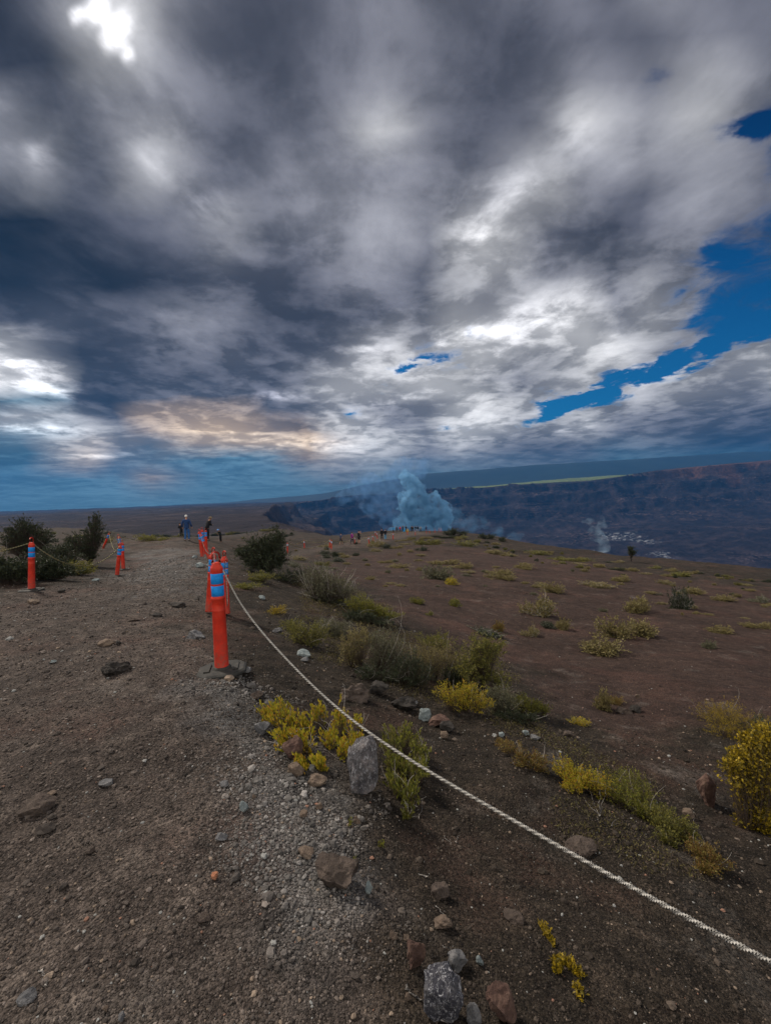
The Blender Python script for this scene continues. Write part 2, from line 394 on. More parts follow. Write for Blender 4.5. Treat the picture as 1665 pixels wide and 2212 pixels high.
def tube(P, R, n=6, cap=True):
    P = np.asarray(P, float); R = np.broadcast_to(np.asarray(R, float), (len(P),))
    T = np.gradient(P, axis=0); T /= np.linalg.norm(T, axis=1)[:, None] + 1e-12
    ref = np.array([0, 0, 1.0]) if abs(T[0][2]) < 0.8 else np.array([1.0, 0, 0])
    V = []
    for i in range(len(P)):
        a = np.cross(T[i], ref); a /= np.linalg.norm(a) + 1e-12; b = np.cross(T[i], a); ref = -np.cross(T[i], a) if abs(np.dot(T[i], b)) < .5 else ref
        ref = b
        ang = np.arange(n) * 2 * math.pi / n
        V.append(P[i] + R[i] * (np.cos(ang)[:, None] * b + np.sin(ang)[:, None] * np.cross(b, T[i])))
    V = np.concatenate(V)
    F = [[i * n + j, i * n + (j + 1) % n, (i + 1) * n + (j + 1) % n, (i + 1) * n + j] for i in range(len(P) - 1) for j in range(n)]
    return V, np.array(F)
class MB:
    def __init__(s): s.V = []; s.F = {}; s.n = 0; s.m = {}
    def add(s, V, F, mi=0):
        F = np.asarray(F); k = F.shape[1]
        s.V.append(np.asarray(V, float)); s.F.setdefault(k, []).append(F + s.n); s.m.setdefault(k, []).append(np.full(len(F), mi)); s.n += len(V)
        return s
    def build(s, name, mats, smooth=True, cols=None):
        ks = sorted(s.F); return mesh_np(name, np.concatenate(s.V), [np.concatenate(s.F[k]) for k in ks], mats,
                                         np.concatenate([np.concatenate(s.m[k]) for k in ks]), smooth, cols)
def lathe(prof, n=24):
    prof = np.asarray(prof, float); ang = np.arange(n) * 2 * math.pi / n
    V = np.concatenate([np.stack([r * np.cos(ang), r * np.sin(ang), np.full(n, z)], 1) for r, z in prof])
    F = [[i * n + j, i * n + (j + 1) % n, (i + 1) * n + (j + 1) % n, (i + 1) * n + j] for i in range(len(prof) - 1) for j in range(n)]
    return V, np.array(F)

# ------------------------------------------------------------------ ground and terrain meshes
def rings(rs, th, closed):
    R, T = np.meshgrid(rs, th, indexing='ij'); x = R * np.sin(T); y = R * np.cos(T)
    nr, nt = R.shape; idx = np.arange(nr * nt).reshape(nr, nt)
    a, b, c, d = idx[:-1, :-1], idx[1:, :-1], idx[1:, 1:], idx[:-1, 1:]
    F = np.stack([a, d, c, b], -1).reshape(-1, 4)
    if closed:
        F = np.concatenate([F, np.stack([idx[:-1, -1], idx[:-1, 0], idx[1:, 0], idx[1:, -1]], -1)])
    return x.ravel(), y.ravel(), F
rs1 = [0.25]
while rs1[-1] < 262: rs1.append(rs1[-1] * 1.0105)
rs1 = np.array(rs1)
thf = np.radians(np.arange(-60, 60.01, 0.125)); thb = np.radians(np.arange(62, 299, 2.0))
x, y, F = rings(rs1, np.concatenate([thf, thb]), True)
z = zf(x, y)
def Gw(pts): return [tuple(G(a, b)[0][:2]) for a, b in pts]
PATH = Gw([(300,1163),(395,1166),(428,1180),(438,1215),(446,1270),(450,1340),(478,1470),(540,1600),(630,1730),(740,1890),(830,2050),(880,2205)]) + \
       [(0.3, 0.5), (1.0, -3), (-6, -4), (-14, 4)] + Gw([(0,1290),(235,1252),(268,1222),(286,1190)])
FARPATH = Gw([(560,1207),(640,1202),(720,1188),(790,1176),(850,1166),(900,1157),(950,1154),(905,1149),(840,1152),(780,1163),(700,1178),(640,1190),(590,1196)])
FIELD = Gw([(640,1240),(760,1250),(870,1330),(960,1400),(1100,1430),(1190,1540),(1330,1570),(1500,1560),(1665,1600)]) + [(16, 6), (30, 20)] + Gw([(1665,1275),(1400,1240),(1150,1200),(900,1180),(760,1200)])
BLUEG = Gw([(300,1195),(395,1180),(440,1205),(445,1250),(430,1290),(330,1275),(285,1235)])
BERM = Gw([(430,1480),(520,1480),(600,1600),(740,1690),(800,1850),(860,1990),(760,2030),(600,1850),(500,1680)])
def edge(s, w, x, y, f, sd_): return sstep(-w, w, s + fbm(x, y, f, 3, sd_) * w * 1.8)
zone = np.zeros((len(x), 3)); nearm = np.hypot(x, y) < 200
xn, yn = x[nearm], y[nearm]; rn = np.hypot(xn, yn); wd = 0.12 + 0.05 * rn
pathm = np.maximum(edge(sdf(PATH, xn, yn), wd, xn, yn, 2.2, 71), 0.8 * edge(sdf(FARPATH, xn, yn), 1.0, xn, yn, .3, 72))
fieldm = edge(sdf(FIELD, xn, yn), 0.25 + .05 * rn, xn, yn, 1.0, 73)
gravm = np.maximum(edge(sdf(BLUEG, xn, yn), 1.0, xn, yn, .6, 74), edge(sdf(BERM, xn, yn), 0.32, xn, yn, 2.2, 75))
zone[nearm, 0] = gravm; zone[nearm, 1] = fieldm * (1 - pathm); zone[nearm, 2] = pathm
# loose trodden relief on the path, thin crust ripples on slope
ground_me = mesh_np('ground', np.stack([x, y, z], 1), F, cols=zone)

def ground_material():
    m = bpy.data.materials.new('cinder_ground'); m.use_nodes = True; N = NT(m.node_tree); bs = N.n['Principled BSDF']
    geo = N.new('ShaderNodeNewGeometry').outputs['Position']
    at = N.new('ShaderNodeAttribute', attribute_name='Col'); s_ = N.new('ShaderNodeSeparateColor'); N.link(at.outputs['Color'], s_.inputs[0])
    zr, zg, zb = s_.outputs[:3]
    big = N.noise(geo, 0.55, 6, 0.6); mid = N.noise(geo, 5.0, 6, 0.62); fine = N.noise(geo, 45.0, 5, 0.65)
    cind = N.ramp(mid, [(0.3, (0.010, 0.008, 0.006)), (0.55, (0.028, 0.022, 0.0165)), (0.8, (0.072, 0.054, 0.041))]).outputs[0]
    path = N.ramp(mid, [(0.28, (0.030, 0.024, 0.021)), (0.55, (0.070, 0.056, 0.048)), (0.8, (0.145, 0.12, 0.102))]).outputs[0]
    field = N.ramp(mid, [(0.3, (0.024, 0.0155, 0.013)), (0.6, (0.048, 0.031, 0.025)), (0.85, (0.085, 0.058, 0.046))]).outputs[0]
    grav = N.ramp(mid, [(0.3, (0.062, 0.060, 0.060)), (0.7, (0.155, 0.152, 0.150))]).outputs[0]
    c = N.mix(zg, cind, field); c = N.mix(zb, c, path); c = N.mix(N.math('MULTIPLY', N.math('MULTIPLY', zr, 0.8), N.maprange(N.noise(geo, 3.2, 5, 0.6, w=12.0), 0.38, 0.6, 0.15, 1.0)), c, grav)
    red = N.maprange(N.noise(geo, 0.9, 5, 0.6, w=4.0), 0.50, 0.70)
    c = N.mix(N.math('MULTIPLY', red, 0.55), c, (0.085, 0.045, 0.035, 1))
    pale = N.maprange(N.noise(geo, 1.7, 6, 0.65, w=9.0), 0.58, 0.72)
    c = N.mix(N.math('MULTIPLY', pale, 0.35), c, (0.17, 0.155, 0.14, 1))
    # grit: each grain its own tone
    def vor(scale, w, feat='F1'):
        v = N.new('ShaderNodeTexVoronoi', feature=feat); N.link(geo, v.inputs['Vector']); v.inputs['Scale'].default_value = scale
        return v
    v1 = vor(150, 0); v2 = vor(55, 0); v3 = vor(430, 0)
    def rnd(v):
        q = N.new('ShaderNodeSeparateColor'); N.link(v.outputs['Color'], q.inputs[0]); return q.outputs[0]
    tone = N.math('MULTIPLY', N.maprange(rnd(v1), 0, 1, 0.45, 1.65), N.maprange(rnd(v2), 0, 1, 0.7, 1.35))
    tone = N.math('MULTIPLY', tone, N.maprange(big, 0.3, 0.7, 0.72, 1.28))
    tone = N.math('MULTIPLY', tone, N.maprange(fine, 0.3, 0.7, 0.65, 1.35))
    c = N.vmath('MULTIPLY', c, N.comb(tone, tone, tone))
    N.link(c, bs.inputs['Base Color']); bs.inputs['Roughness'].default_value = 0.95; bs.inputs['Specular IOR Level'].default_value = 0.15
    h = N.math('ADD', N.math('MULTIPLY', N.math('SUBTRACT', 1.0, v1.outputs['Distance']), 0.006), N.math('MULTIPLY', N.math('SUBTRACT', 1.0, v2.outputs['Distance']), 0.012))
    h = N.math('ADD', h, N.math('MULTIPLY', N.math('SUBTRACT', 1.0, v3.outputs['Distance']), 0.0022))
    h = N.math('ADD', h, N.math('MULTIPLY', mid, 0.05))
    bp = N.new('ShaderNodeBump'); bp.inputs['Strength'].default_value = 1.0; bp.inputs['Distance'].default_value = 1.0
    N.link(h, bp.inputs['Height']); N.link(bp.outputs[0], bs.inputs['Normal'])
    return m
GM = ground_material()
ground_me.materials.append(GM)
tag(link('ground', ground_me), kind='structure')

# terrain beyond: plateau, caldera wall and floor
rs2 = [250.0]
while rs2[-1] < 1100: rs2.append(rs2[-1] * 1.018)
rs2 += list(np.arange(rs2[-1] + 22, 2150, 18.0)) + list(np.arange(2150, 3700, 8.0)); r_ = 3710.0
while r_ < 6600: rs2.append(r_); r_ *= 1.02
tht = np.radians(np.arange(-58, 58.01, 0.12))
x, y, F = rings(np.array(rs2), tht, False)
z = zf(x, y) - 0.0
s = sdf(CALDERA, x, y); uu = x / y
tz = np.zeros((len(x), 3))
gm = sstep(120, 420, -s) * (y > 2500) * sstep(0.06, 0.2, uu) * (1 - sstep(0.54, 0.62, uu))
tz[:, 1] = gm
tz[:, 2] = sstep(0.58, 0.75, uu) * sstep(-60, 60, -s + fbm(x, y, .006, 4, 77) * 160) * (y > 2000)
for (bx, by, rad) in [(1330,1185,90),(1360,1188,60),(1395,1196,50),(1290,1205,40),(1430,1215,45),(1470,1235,60),(1625,1250,60),(1560,1240,40)]:
    d = ray(bx, by); t = (-300 - 1.6) / d[2]; qx, qy = d[0] * t, d[1] * t
    tz[:, 0] = np.maximum(tz[:, 0], (1 - sstep(rad * .3, rad, np.hypot((x - qx) * .7, (y - qy) * .6))))
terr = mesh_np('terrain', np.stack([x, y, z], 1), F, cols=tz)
def terrain_material():
    m = bpy.data.materials.new('lava_terrain'); m.use_nodes = True; N = NT(m.node_tree); bs = N.n['Principled BSDF']
    gnode = N.new('ShaderNodeNewGeometry'); geo = gnode.outputs['Position']
    at = N.new('ShaderNodeAttribute', attribute_name='Col'); s_ = N.new('ShaderNodeSeparateColor'); N.link(at.outputs['Color'], s_.inputs[0])
    sp = N.new('ShaderNodeSeparateXYZ'); N.link(geo, sp.inputs[0])
    n_ = N.noise(geo, 0.012, 8, 0.65); nf = N.noise(geo, 0.06, 6, 0.65, w=2.0)
    base = N.ramp(n_, [(0.30, (0.008, 0.007, 0.010)), (0.52, (0.020, 0.016, 0.021)), (0.72, (0.060, 0.044, 0.046))]).outputs[0]
    # lava beds exposed in the wall: bands keyed to height, broken along their length
    zb = N.math('ADD', sp.outputs[2], N.math('MULTIPLY', n_, 85.0))
    strat = N.new('ShaderNodeTexNoise', noise_dimensions='4D'); N.link(N.comb(N.math('MULTIPLY', sp.outputs[0], 0.0022), N.math('MULTIPLY', sp.outputs[1], 0.0022), N.math('MULTIPLY', zb, 0.15)), strat.inputs['Vector'])
    strat.inputs['Scale'].default_value = 1.0; strat.inputs['Detail'].default_value = 6
    bands = N.math('MULTIPLY', N.maprange(strat.outputs[0], 0.54, 0.66), N.maprange(nf, .38, .58))
    c = N.mix(N.math('MULTIPLY', bands, 0.65), base, (0.22, 0.155, 0.15, 1))
    talus = N.noise(N.comb(N.math('MULTIPLY', sp.outputs[0], 0.02), N.math('MULTIPLY', sp.outputs[1], 0.003), N.math('MULTIPLY', sp.outputs[2], 0.004)), 1.0, 5, 0.6, w=6.0)
    c = N.mix(N.maprange(talus, 0.52, 0.75, 0.0, 0.6), c, (0.075, 0.055, 0.062, 1))
    veg_sunlit = N.ramp(nf, [(0.35, (0.03, 0.045, 0.02)), (0.5, (0.16, 0.20, 0.06)), (0.65, (0.34, 0.36, 0.10))]).outputs[0]  # far grassland strip; the sun patch on it is painted as brighter green
    c = N.mix(s_.outputs[1], c, veg_sunlit)
    c = N.mix(N.math('MULTIPLY', s_.outputs[2], N.maprange(nf, .35, .6, .3, 1.0)), c, (0.12, 0.060, 0.042, 1))
    pal = N.math('MULTIPLY', s_.outputs[0], N.maprange(nf, 0.50, 0.62))
    c = N.mix(pal, c, (0.34, 0.37, 0.41, 1))
    N.link(c, bs.inputs['Base Color']); bs.inputs['Roughness'].default_value = 0.95; bs.inputs['Specular IOR Level'].default_value = 0.1
    bp = N.new('ShaderNodeBump'); bp.inputs['Strength'].default_value = 1.0; bp.inputs['Distance'].default_value = 14.0
    N.link(N.math('ADD', nf, N.math('MULTIPLY', bands, 0.4)), bp.inputs['Height']); N.link(bp.outputs[0], bs.inputs['Normal'])
    return m
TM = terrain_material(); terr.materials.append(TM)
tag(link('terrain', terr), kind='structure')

# great shield mountain behind
MY0, MY1 = 5400, 6600
MU = [upx(v) for v in (200, 500, 700, 850, 920, 1165, 1400, 1665, 2000)]; ME = np.array([-6, 0, 14, 36, 46, 57, 64, 70, 76]) / FPX
uu = np.linspace(-0.9, 1.35, 300); yv = np.linspace(5400, 6900, 50); Ug, Yg = np.meshgrid(uu, yv, indexing='ij')
f_ = sstep(5400, 6600, Yg); e0 = np.interp(Ug, STR_U, STR_E) * 0.9 - 0.004; e1 = np.interp(Ug, MU, ME)
Zg = Yg * (e0 * (1 - f_) + e1 * f_) - np.maximum(Yg - 6600, 0) * 0.5 + fbm(Ug * Yg, Yg, 0.0009, 5, 91) * 22
idx = np.arange(Ug.size).reshape(Ug.shape)
F = np.stack([idx[:-1, :-1], idx[1:, :-1], idx[1:, 1:], idx[:-1, 1:]], -1).reshape(-1, 4)
hm = bpy.data.materials.new('forested_slope'); hm.use_nodes = True; N = NT(hm.node_tree)
n_ = N.noise(N.new('ShaderNodeNewGeometry').outputs['Position'], 0.0016, 8, 0.65)
N.link(N.ramp(n_, [(0.35, (0.005, 0.012, 0.016)), (0.7, (0.016, 0.030, 0.030))]).outputs[0], N.n['Principled BSDF'].inputs['Base Color'])
N.n['Principled BSDF'].inputs['Roughness'].default_value = 1.0
tag(link('hills', mesh_np('hills', np.stack([Ug.ravel() * Yg.ravel(), Yg.ravel(), Zg.ravel()], 1), F, [hm])), kind='structure')


# ------------------------------------------------------------------ air
def box_mesh(name, a, b, mats):
    V = [(x, y, z) for x in (a[0], b[0]) for y in (a[1], b[1]) for z in (a[2], b[2])]
    return mesh_np(name, V, np.array([[0,1,3,2],[4,6,7,5],[0,4,5,1],[2,3,7,6],[0,2,6,4],[1,5,7,3]]), mats, smooth=False)
hz = bpy.data.materials.new('haze'); hz.use_nodes = True; N = NT(hz.node_tree); N.n.clear()
pv = N.new('ShaderNodeVolumePrincipled'); pv.inputs['Color'].default_value = (0.018, 0.155, 0.42, 1); pv.inputs['Density'].default_value = HAZE_D
pv.inputs['Anisotropy'].default_value = 0.2
mo = N.new('ShaderNodeOutputMaterial'); N.link(pv.outputs[0], mo.inputs['Volume'])
zmin = min(ground_me.vertices[0].co.z, float(np.min(np.array([v.co.z for v in terr.vertices]))))
hzo = tag(link('haze', box_mesh('haze', (-10500, -800, -420), (12500, 7100, 600), [hz])), kind='stuff')
# steam over the vent, blown about inside the crater
def ico(sub):
    import bmesh
    bm = bmesh.new(); bmesh.ops.create_icosphere(bm, subdivisions=sub, radius=1.0)
    bm.verts.ensure_lookup_table(); V = np.array([v.co[:] for v in bm.verts]); F_ = np.array([[v.index for v in f.verts] for f in bm.faces]); bm.free()
    return V, F_
ICO = {k: ico(k) for k in (1, 2, 3, 4)}
def evaluated(ob, name):
    dg = bpy.context.evaluated_depsgraph_get(); dg.update()
    me = bpy.data.meshes.new_from_object(ob.evaluated_get(dg)); me.name = name
    d_ = ob.data; bpy.data.objects.remove(ob); bpy.data.meshes.remove(d_)
    return me
def steam(name, blobs, Y, dens, color, label, voxel=7.0, thin=False, lo=.36, hi=.84):
    mb = MB()
    for (bx, by, br) in blobs:
        c = pt(bx, by, Y + random.uniform(-25, 25))
        for _ in range(5):
            d3 = np.random.default_rng(int(bx * 7 + by + _)).normal(size=3); d3 /= np.linalg.norm(d3); mb.add(ICO[2][0] * br * scl(Y) * (.35 + .08 * _) + c + d3 * br * scl(Y) * .85, ICO[2][1])
        mb.add(ICO[3][0] * br * scl(Y) * np.array([1, 1.0, 1]) + c, ICO[3][1])
    o = bpy.data.objects.new('tmp', mb.build('tmp', [])); COL.objects.link(o)
    rm = o.modifiers.new('r', 'REMESH'); rm.mode = 'VOXEL'; rm.voxel_size = voxel
    me = evaluated(o, name)
    co = np.zeros(len(me.vertices) * 3); me.vertices.foreach_get('co', co); co = co.reshape(-1, 3); nr = np.zeros(len(co) * 3); me.vertices.foreach_get('normal', nr); nr = nr.reshape(-1, 3)
    w_ = scl(Y) * 11
    co += nr * ((vn(co[:, 0] / w_, (co[:, 2] + co[:, 1] * .7) / w_, 4) + .5 * vn(co[:, 0] / w_ * 2.4 + 9, (co[:, 2] - co[:, 1] * .6) / w_ * 2.4, 6)) * w_ * .9)[:, None]
    me.vertices.foreach_set('co', co.ravel()); me.update()
    m = bpy.data.materials.new(name + '_vapour'); m.use_nodes = True; N = NT(m.node_tree); N.n.clear()
    p_ = N.new('ShaderNodeNewGeometry').outputs['Position']
    na = N.noise(p_, 0.018, 6, 0.6, 0.6)
    v = N.new('ShaderNodeTexVoronoi', feature='SMOOTH_F1'); N.link(N.vmath('ADD', p_, N.vmath('MULTIPLY', N.noise(p_, 0.03, 3, .6, out=1), (38, 38, 38))), v.inputs['Vector'])
    v.inputs['Scale'].default_value = 0.028; v.inputs['Smoothness'].default_value = 0.6
    s__ = N.math('SUBTRACT', N.math('ADD', na, 0.25), N.math('MULTIPLY', v.outputs['Distance'], 0.55))
    den = N.math('MULTIPLY', N.maprange(s__, lo, hi, 0.0, 1.6, True), dens)
    pv = N.new('ShaderNodeVolumePrincipled'); pv.inputs['Color'].default_value = (*color, 1); N.link(den, pv.inputs['Density']); pv.inputs['Anisotropy'].default_value = 0.0
    mo = N.new('ShaderNodeOutputMaterial'); N.link(pv.outputs[0], mo.inputs['Volume'])
    m.cycles.volume_step_rate = 0.35 if not thin else 1.0
    me.materials.clear(); me.materials.append(m)
    return tag(link(name, me), label, 'steam plume')
steam('steam_plume', [(885,1085,26),(900,1066,22),(890,1046,19),(876,1032,14),(915,1110,28),(938,1125,30),(952,1102,22),(926,1082,20),(960,1120,16),(872,1128,24),(895,1138,28),
      (942,1078,14),(930,1148,28),(860,1146,22),(905,1095,22)], 2050, 0.075, (0.36, 0.68, 1.0), 'billowing blue-white steam plume rising from the crater behind the overlook')
steam('drifting_fume', [(835,1060,30),(800,1050,30),(850,1030,22),(870,1010,24),(905,1015,22),(820,1085,26),(845,1110,26),(770,1060,20),(740,1075,18),(860,1080,26),(800,1100,22)], 2150, 0.0045, (0.24, 0.48, 0.85),
      'thin blue fume drifting to the left off the big steam plume', 11.0, True, .28, .7)
steam('low_fume', [(985,1120,20),(1015,1135,18),(1045,1130,16),(1000,1150,16),(1075,1150,16),(1110,1160,14)], 2250, 0.0035, (0.22, 0.50, 0.80),
      'faint blue fume lying low in the crater right of the big plume', 11.0, True, .28, .7)
steam('vent_wisp', [(1305,1185,12),(1298,1165,13),(1285,1145,12),(1300,1130,11),(1270,1128,9)], 1850, 0.006, (0.55, 0.75, 0.9),
      'faint steam wisp above the white patches on the crater floor', 6.0, True, .3, .7)

# ------------------------------------------------------------------ delineator posts
M_or = mat('orange_plastic', (0.72, 0.042, 0.014), 0.42, 0.25)
N = NT(M_or.node_tree); n_ = N.noise(N.new('ShaderNodeTexCoord').outputs['Object'], 9, 6, 0.65)
N.link(N.ramp(n_, [(0.3, (0.34, 0.022, 0.012)), (0.55, (0.54, 0.028, 0.011)), (0.75, (0.60, 0.065, 0.034))]).outputs[0], N.n['Principled BSDF'].inputs['Base Color'])
N.link(N.maprange(n_, 0.3, 0.7, 0.35, 0.65), N.n['Principled BSDF'].inputs['Roughness'])
_b = N.n['Principled BSDF']; _c = _b.inputs['Base Color'].links[0].from_socket; _s = N.new('ShaderNodeSeparateXYZ'); N.link(N.new('ShaderNodeTexCoord').outputs['Object'], _s.inputs[0])
_d = N.math('MULTIPLY', N.math('ADD', N.maprange(_s.outputs[2], 0.03, 0.32, 0.9, 0.12), 0.0), N.maprange(N.noise(N.new('ShaderNodeTexCoord').outputs['Object'], 22, 7, .7, w=2.0), .42, .62))
N.link(N.mix(_d, _c, (0.16, 0.085, 0.055, 1)), _b.inputs['Base Color'])
M_band = mat('reflective_sheeting', (0.012, 0.27, 0.72), 0.6, 0.15)
N = NT(M_band.node_tree); n_ = N.noise(N.new('ShaderNodeTexCoord').outputs['Object'], 30, 5, 0.6)
N.link(N.ramp(n_, [(0.3, (0.010, 0.17, 0.50)), (0.6, (0.014, 0.25, 0.68))]).outputs[0], N.n['Principled BSDF'].inputs['Base Color'])
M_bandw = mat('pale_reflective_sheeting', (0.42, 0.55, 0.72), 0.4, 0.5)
M_rub = mat('black_rubber', (0.022, 0.024, 0.022), 0.8, 0.3)
N = NT(M_rub.node_tree); n_ = N.noise(N.new('ShaderNodeTexCoord').outputs['Object'], 14, 6, 0.7)
N.link(N.ramp(n_, [(0.35, (0.014, 0.015, 0.014)), (0.62, (0.04, 0.038, 0.034)), (0.75, (0.09, 0.08, 0.07))]).outputs[0], N.n['Principled BSDF'].inputs['Base Color'])
body_me = MB().add(*lathe([(0.0, .03), (.063, .03), (.064, .045), (.0605, .055), (.0585, .30), (.0565, .555), (.0578, .559), (.0578, .566), (.0562, .57), (.0555, .655),
    (.0600, .660), (.0610, .668), (.0605, .678), (.0550, .684), (.0528, .690), (.0528, .900), (.0545, .905), (.0545, .935), (.0500, .952), (.0400, .962), (.0380, .985), (.030, .992), (0.0, .993)], 32)).build('post_body', [M_or])
a_ = np.linspace(0, math.pi, 17)
hp = [(-.030, 0, .96), (-.030, 0, 1.0), (-.030, 0, 1.04)] + [(-.030 * math.cos(t), 0, 1.055 + .030 * math.sin(t)) for t in a_] + [(.030, 0, 1.04), (.030, 0, 1.0), (.030, 0, .96)]
hand_me = MB().add(*tube(hp, 0.0125, 10)).build('post_handle', [M_or])
def band_mesh(z0, m): return MB().add(*lathe([(.0528, z0), (.0542, z0 + .001), (.0542, z0 + .093), (.0528, z0 + .094)], 32)).build('band', [m])
band1, band2 = band_mesh(.690, M_band), band_mesh(.800, M_band)
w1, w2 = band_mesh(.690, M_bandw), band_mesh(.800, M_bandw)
def base_mesh():
    import bmesh
    bm = bmesh.new()
    out_ = [(-.21, -.09), (-.12, -.19), (.12, -.19), (.21, -.09), (.21, .09), (.12, .19), (-.12, .19), (-.21, .09)]
    lo = [bm.verts.new((x, y, 0)) for x, y in out_]; mi_ = [bm.verts.new((x * .99, y * .99, .022)) for x, y in out_]; hi = [bm.verts.new((x * .90, y * .88, .034)) for x, y in out_]
    for A_, B_ in ((lo, mi_), (mi_, hi)):
        for i in range(8): bm.faces.new((A_[i], A_[(i + 1) % 8], B_[(i + 1) % 8], B_[i]))
    bm.faces.new(hi); bm.faces.new(lo[::-1])
    for sx in (-1, 1):
        r = bmesh.ops.create_cube(bm, size=1.0); bmesh.ops.scale(bm, vec=(.05, .18, .012), verts=r['verts']); bmesh.ops.translate(bm, vec=(.12 * sx, 0, .0395), verts=r['verts'])
    r = bmesh.ops.create_cone(bm, cap_ends=True, segments=24, radius1=.085, radius2=.070, depth=.02); bmesh.ops.translate(bm, vec=(0, 0, .043), verts=r['verts'])
    bmesh.ops.bevel(bm, geom=[e for e in bm.edges], offset=.003, segments=1, affect='EDGES')
    me = bpy.data.meshes.new('rubber_base'); bm.to_mesh(me); bm.free(); me.materials.append(M_rub); return me
rub_me = base_mesh()
TOPS = {}
def bollard(key, bx, by, tx, ty, label, Y=None, base=True, pale=False, yaw=0.3, group='orange posts roping off the trail'):
    if Y is None: p, Y = G(bx, by)
    else:
        q = pt(bx, by, Y); p = Vector((q[0], q[1], z1(q[0], q[1])))
    top = Vector(pt(tx, ty, Y)); q0 = Vector(pt(bx, by, Y))
    ax = (top - q0); L = ax.length; sc_ = max(0.86, min(1.25, L / 1.09))
    ax.y = 0; ax.normalize()
    root = link('delineator_post', None); root.location = p
    tag(root, label, 'post', group)
    lean = Vector((0, 0, 1)).rotation_difference(ax).to_matrix() @ Matrix.Rotation(yaw, 3, 'Z')
    r4 = lean.to_4x4()
    rot = r4.to_euler(); root.scale = (sc_,) * 3
    root.rotation_euler = rot
    link('post_body', body_me, root); link('handle', hand_me, root)
    link('reflective_band', w1 if pale else band1, root); link('reflective_band', w2 if pale else band2, root)
    if base:
        b = link('rubber_base', rub_me, root)
        if abs(ax.x) > 0.05: b.rotation_euler = (Matrix.Rotation(yaw, 3, 'Z').inverted() @ Vector((0, 0, 1)).rotation_difference(ax).to_matrix().inverted()).to_euler()
    TOPS[key] = p + ax * 0.985 * sc_
    return root
B = bollard
B('M', 480,1450, 466,1191, 'nearest orange post, upright on a black rubber base beside the path', yaw=0.25)
B('M2', 489,1326, 484,1187, 'orange post half hidden behind the right side of the nearest post', Y=7.4, base=False, yaw=1.2)
B('LB', 452,1322, 461,1180, 'leaning orange post half hidden behind the left side of the nearest post', Y=7.4, base=False, yaw=1.3)
B('A', 437,1200, 430,1139, 'orange post right of the walker in blue, leftmost of the tight cluster', Y=17.5, base=False, yaw=.9)
B('B', 453,1206, 431,1146, 'orange post leaning steeply to the left in the cluster by the walker in blue', Y=16, base=False, yaw=.2)
B('C', 441,1196, 436,1136, 'orange post standing behind the steeply leaning post by the walker in blue', Y=19.5, base=False, yaw=.5)
B('D', 446,1180, 444,1132, 'upright orange post in front of the person dressed in black', Y=22.5, base=False, yaw=.5)
B('L1', 69,1276, 69,1161, 'upright orange post on a black rubber base at the left edge of the path', yaw=0.1)
B('L2', 267,1229, 264,1165, 'orange post by the gravel, back one of the crossing pair left of the path', Y=15.8, yaw=.6)
B('L3', 253,1245, 261,1172, 'orange post tilted to the right, front one of the crossing pair left of the path', yaw=.4)
B('L4', 262,1186, 255,1131, 'orange post tilted to the left just behind the crossing pair', Y=19.5, base=False, yaw=.3)
B('L5', 222,1171, 237,1135, 'orange post leaning far over to the right beyond the crossing pair', Y=25, base=False, yaw=.8)
B('F16', 621.3,1195.6, 621,1170.5, 'orange post beside the large dark shrub where the lower trail begins', base=False, pale=True)
B('F17', 658,1185.5, 656.5,1165.5, 'lone orange post on the far side of the lower trail, second from the dark shrub', base=False, pale=True)
B('F1', 711.7,1183.5, 713,1163.5, 'orange post of a close pair on the lower trail, nearer one', base=False, pale=True)
B('F2', 715.5,1181.5, 716,1159.7, 'orange post of a close pair on the lower trail, farther one', Y=47, base=False, pale=True)
B('F3', 766.5,1175.5, 766,1158.5, 'orange post in front of the walker in purple on the lower trail', base=False, pale=True)
B('F4', 797,1162, 795,1144.5, 'orange post on the back side of the lower trail between two groups of walkers', Y=62, base=False, pale=True)
B('F5', 807,1170.5, 804,1154.5, 'leaning orange post on the near side of the lower trail left of the standing couple', base=False, pale=True)
B('F6', 811,1155, 810,1143, 'left post of the crowded bunch of orange posts behind the couple', Y=88, base=False, pale=True)
B('F7', 815,1155, 813,1140.5, 'right post of the crowded bunch of orange posts behind the couple', Y=80, base=False, pale=True)
B('F8', 849,1165.5, 849,1149.5, 'orange post right of the standing couple on the trail bend', base=False, pale=True)
B('F9', 880,1155.3, 879,1141.7, 'orange post just in front of the yellow sign board', base=False, pale=True)
B('F10', 897,1156.5, 896.5,1145.6, 'orange post below the row of onlookers in dark clothes', base=False, pale=True)
B('F11', 921,1153.6, 920,1143.6, 'orange post under the lone onlooker at the right end of the row', Y=104, base=False, pale=True)
B('F12', 928,1153.6, 927.5,1143.8, 'orange post directly right of the one under the lone onlooker', Y=106, base=False, pale=True)
B('F13', 939,1152, 938.5,1141.7, 'second last orange post toward the cliff edge', Y=108, base=False, pale=True)
B('F14', 949,1149.5, 947.5,1139.5, 'last orange post but for one at the cliff edge by the dark brush', Y=112, base=False, pale=True)
B('F15', 953,1149.5, 952,1140, 'very last orange post at the cliff edge by the dark brush', Y=114, base=False, pale=True)

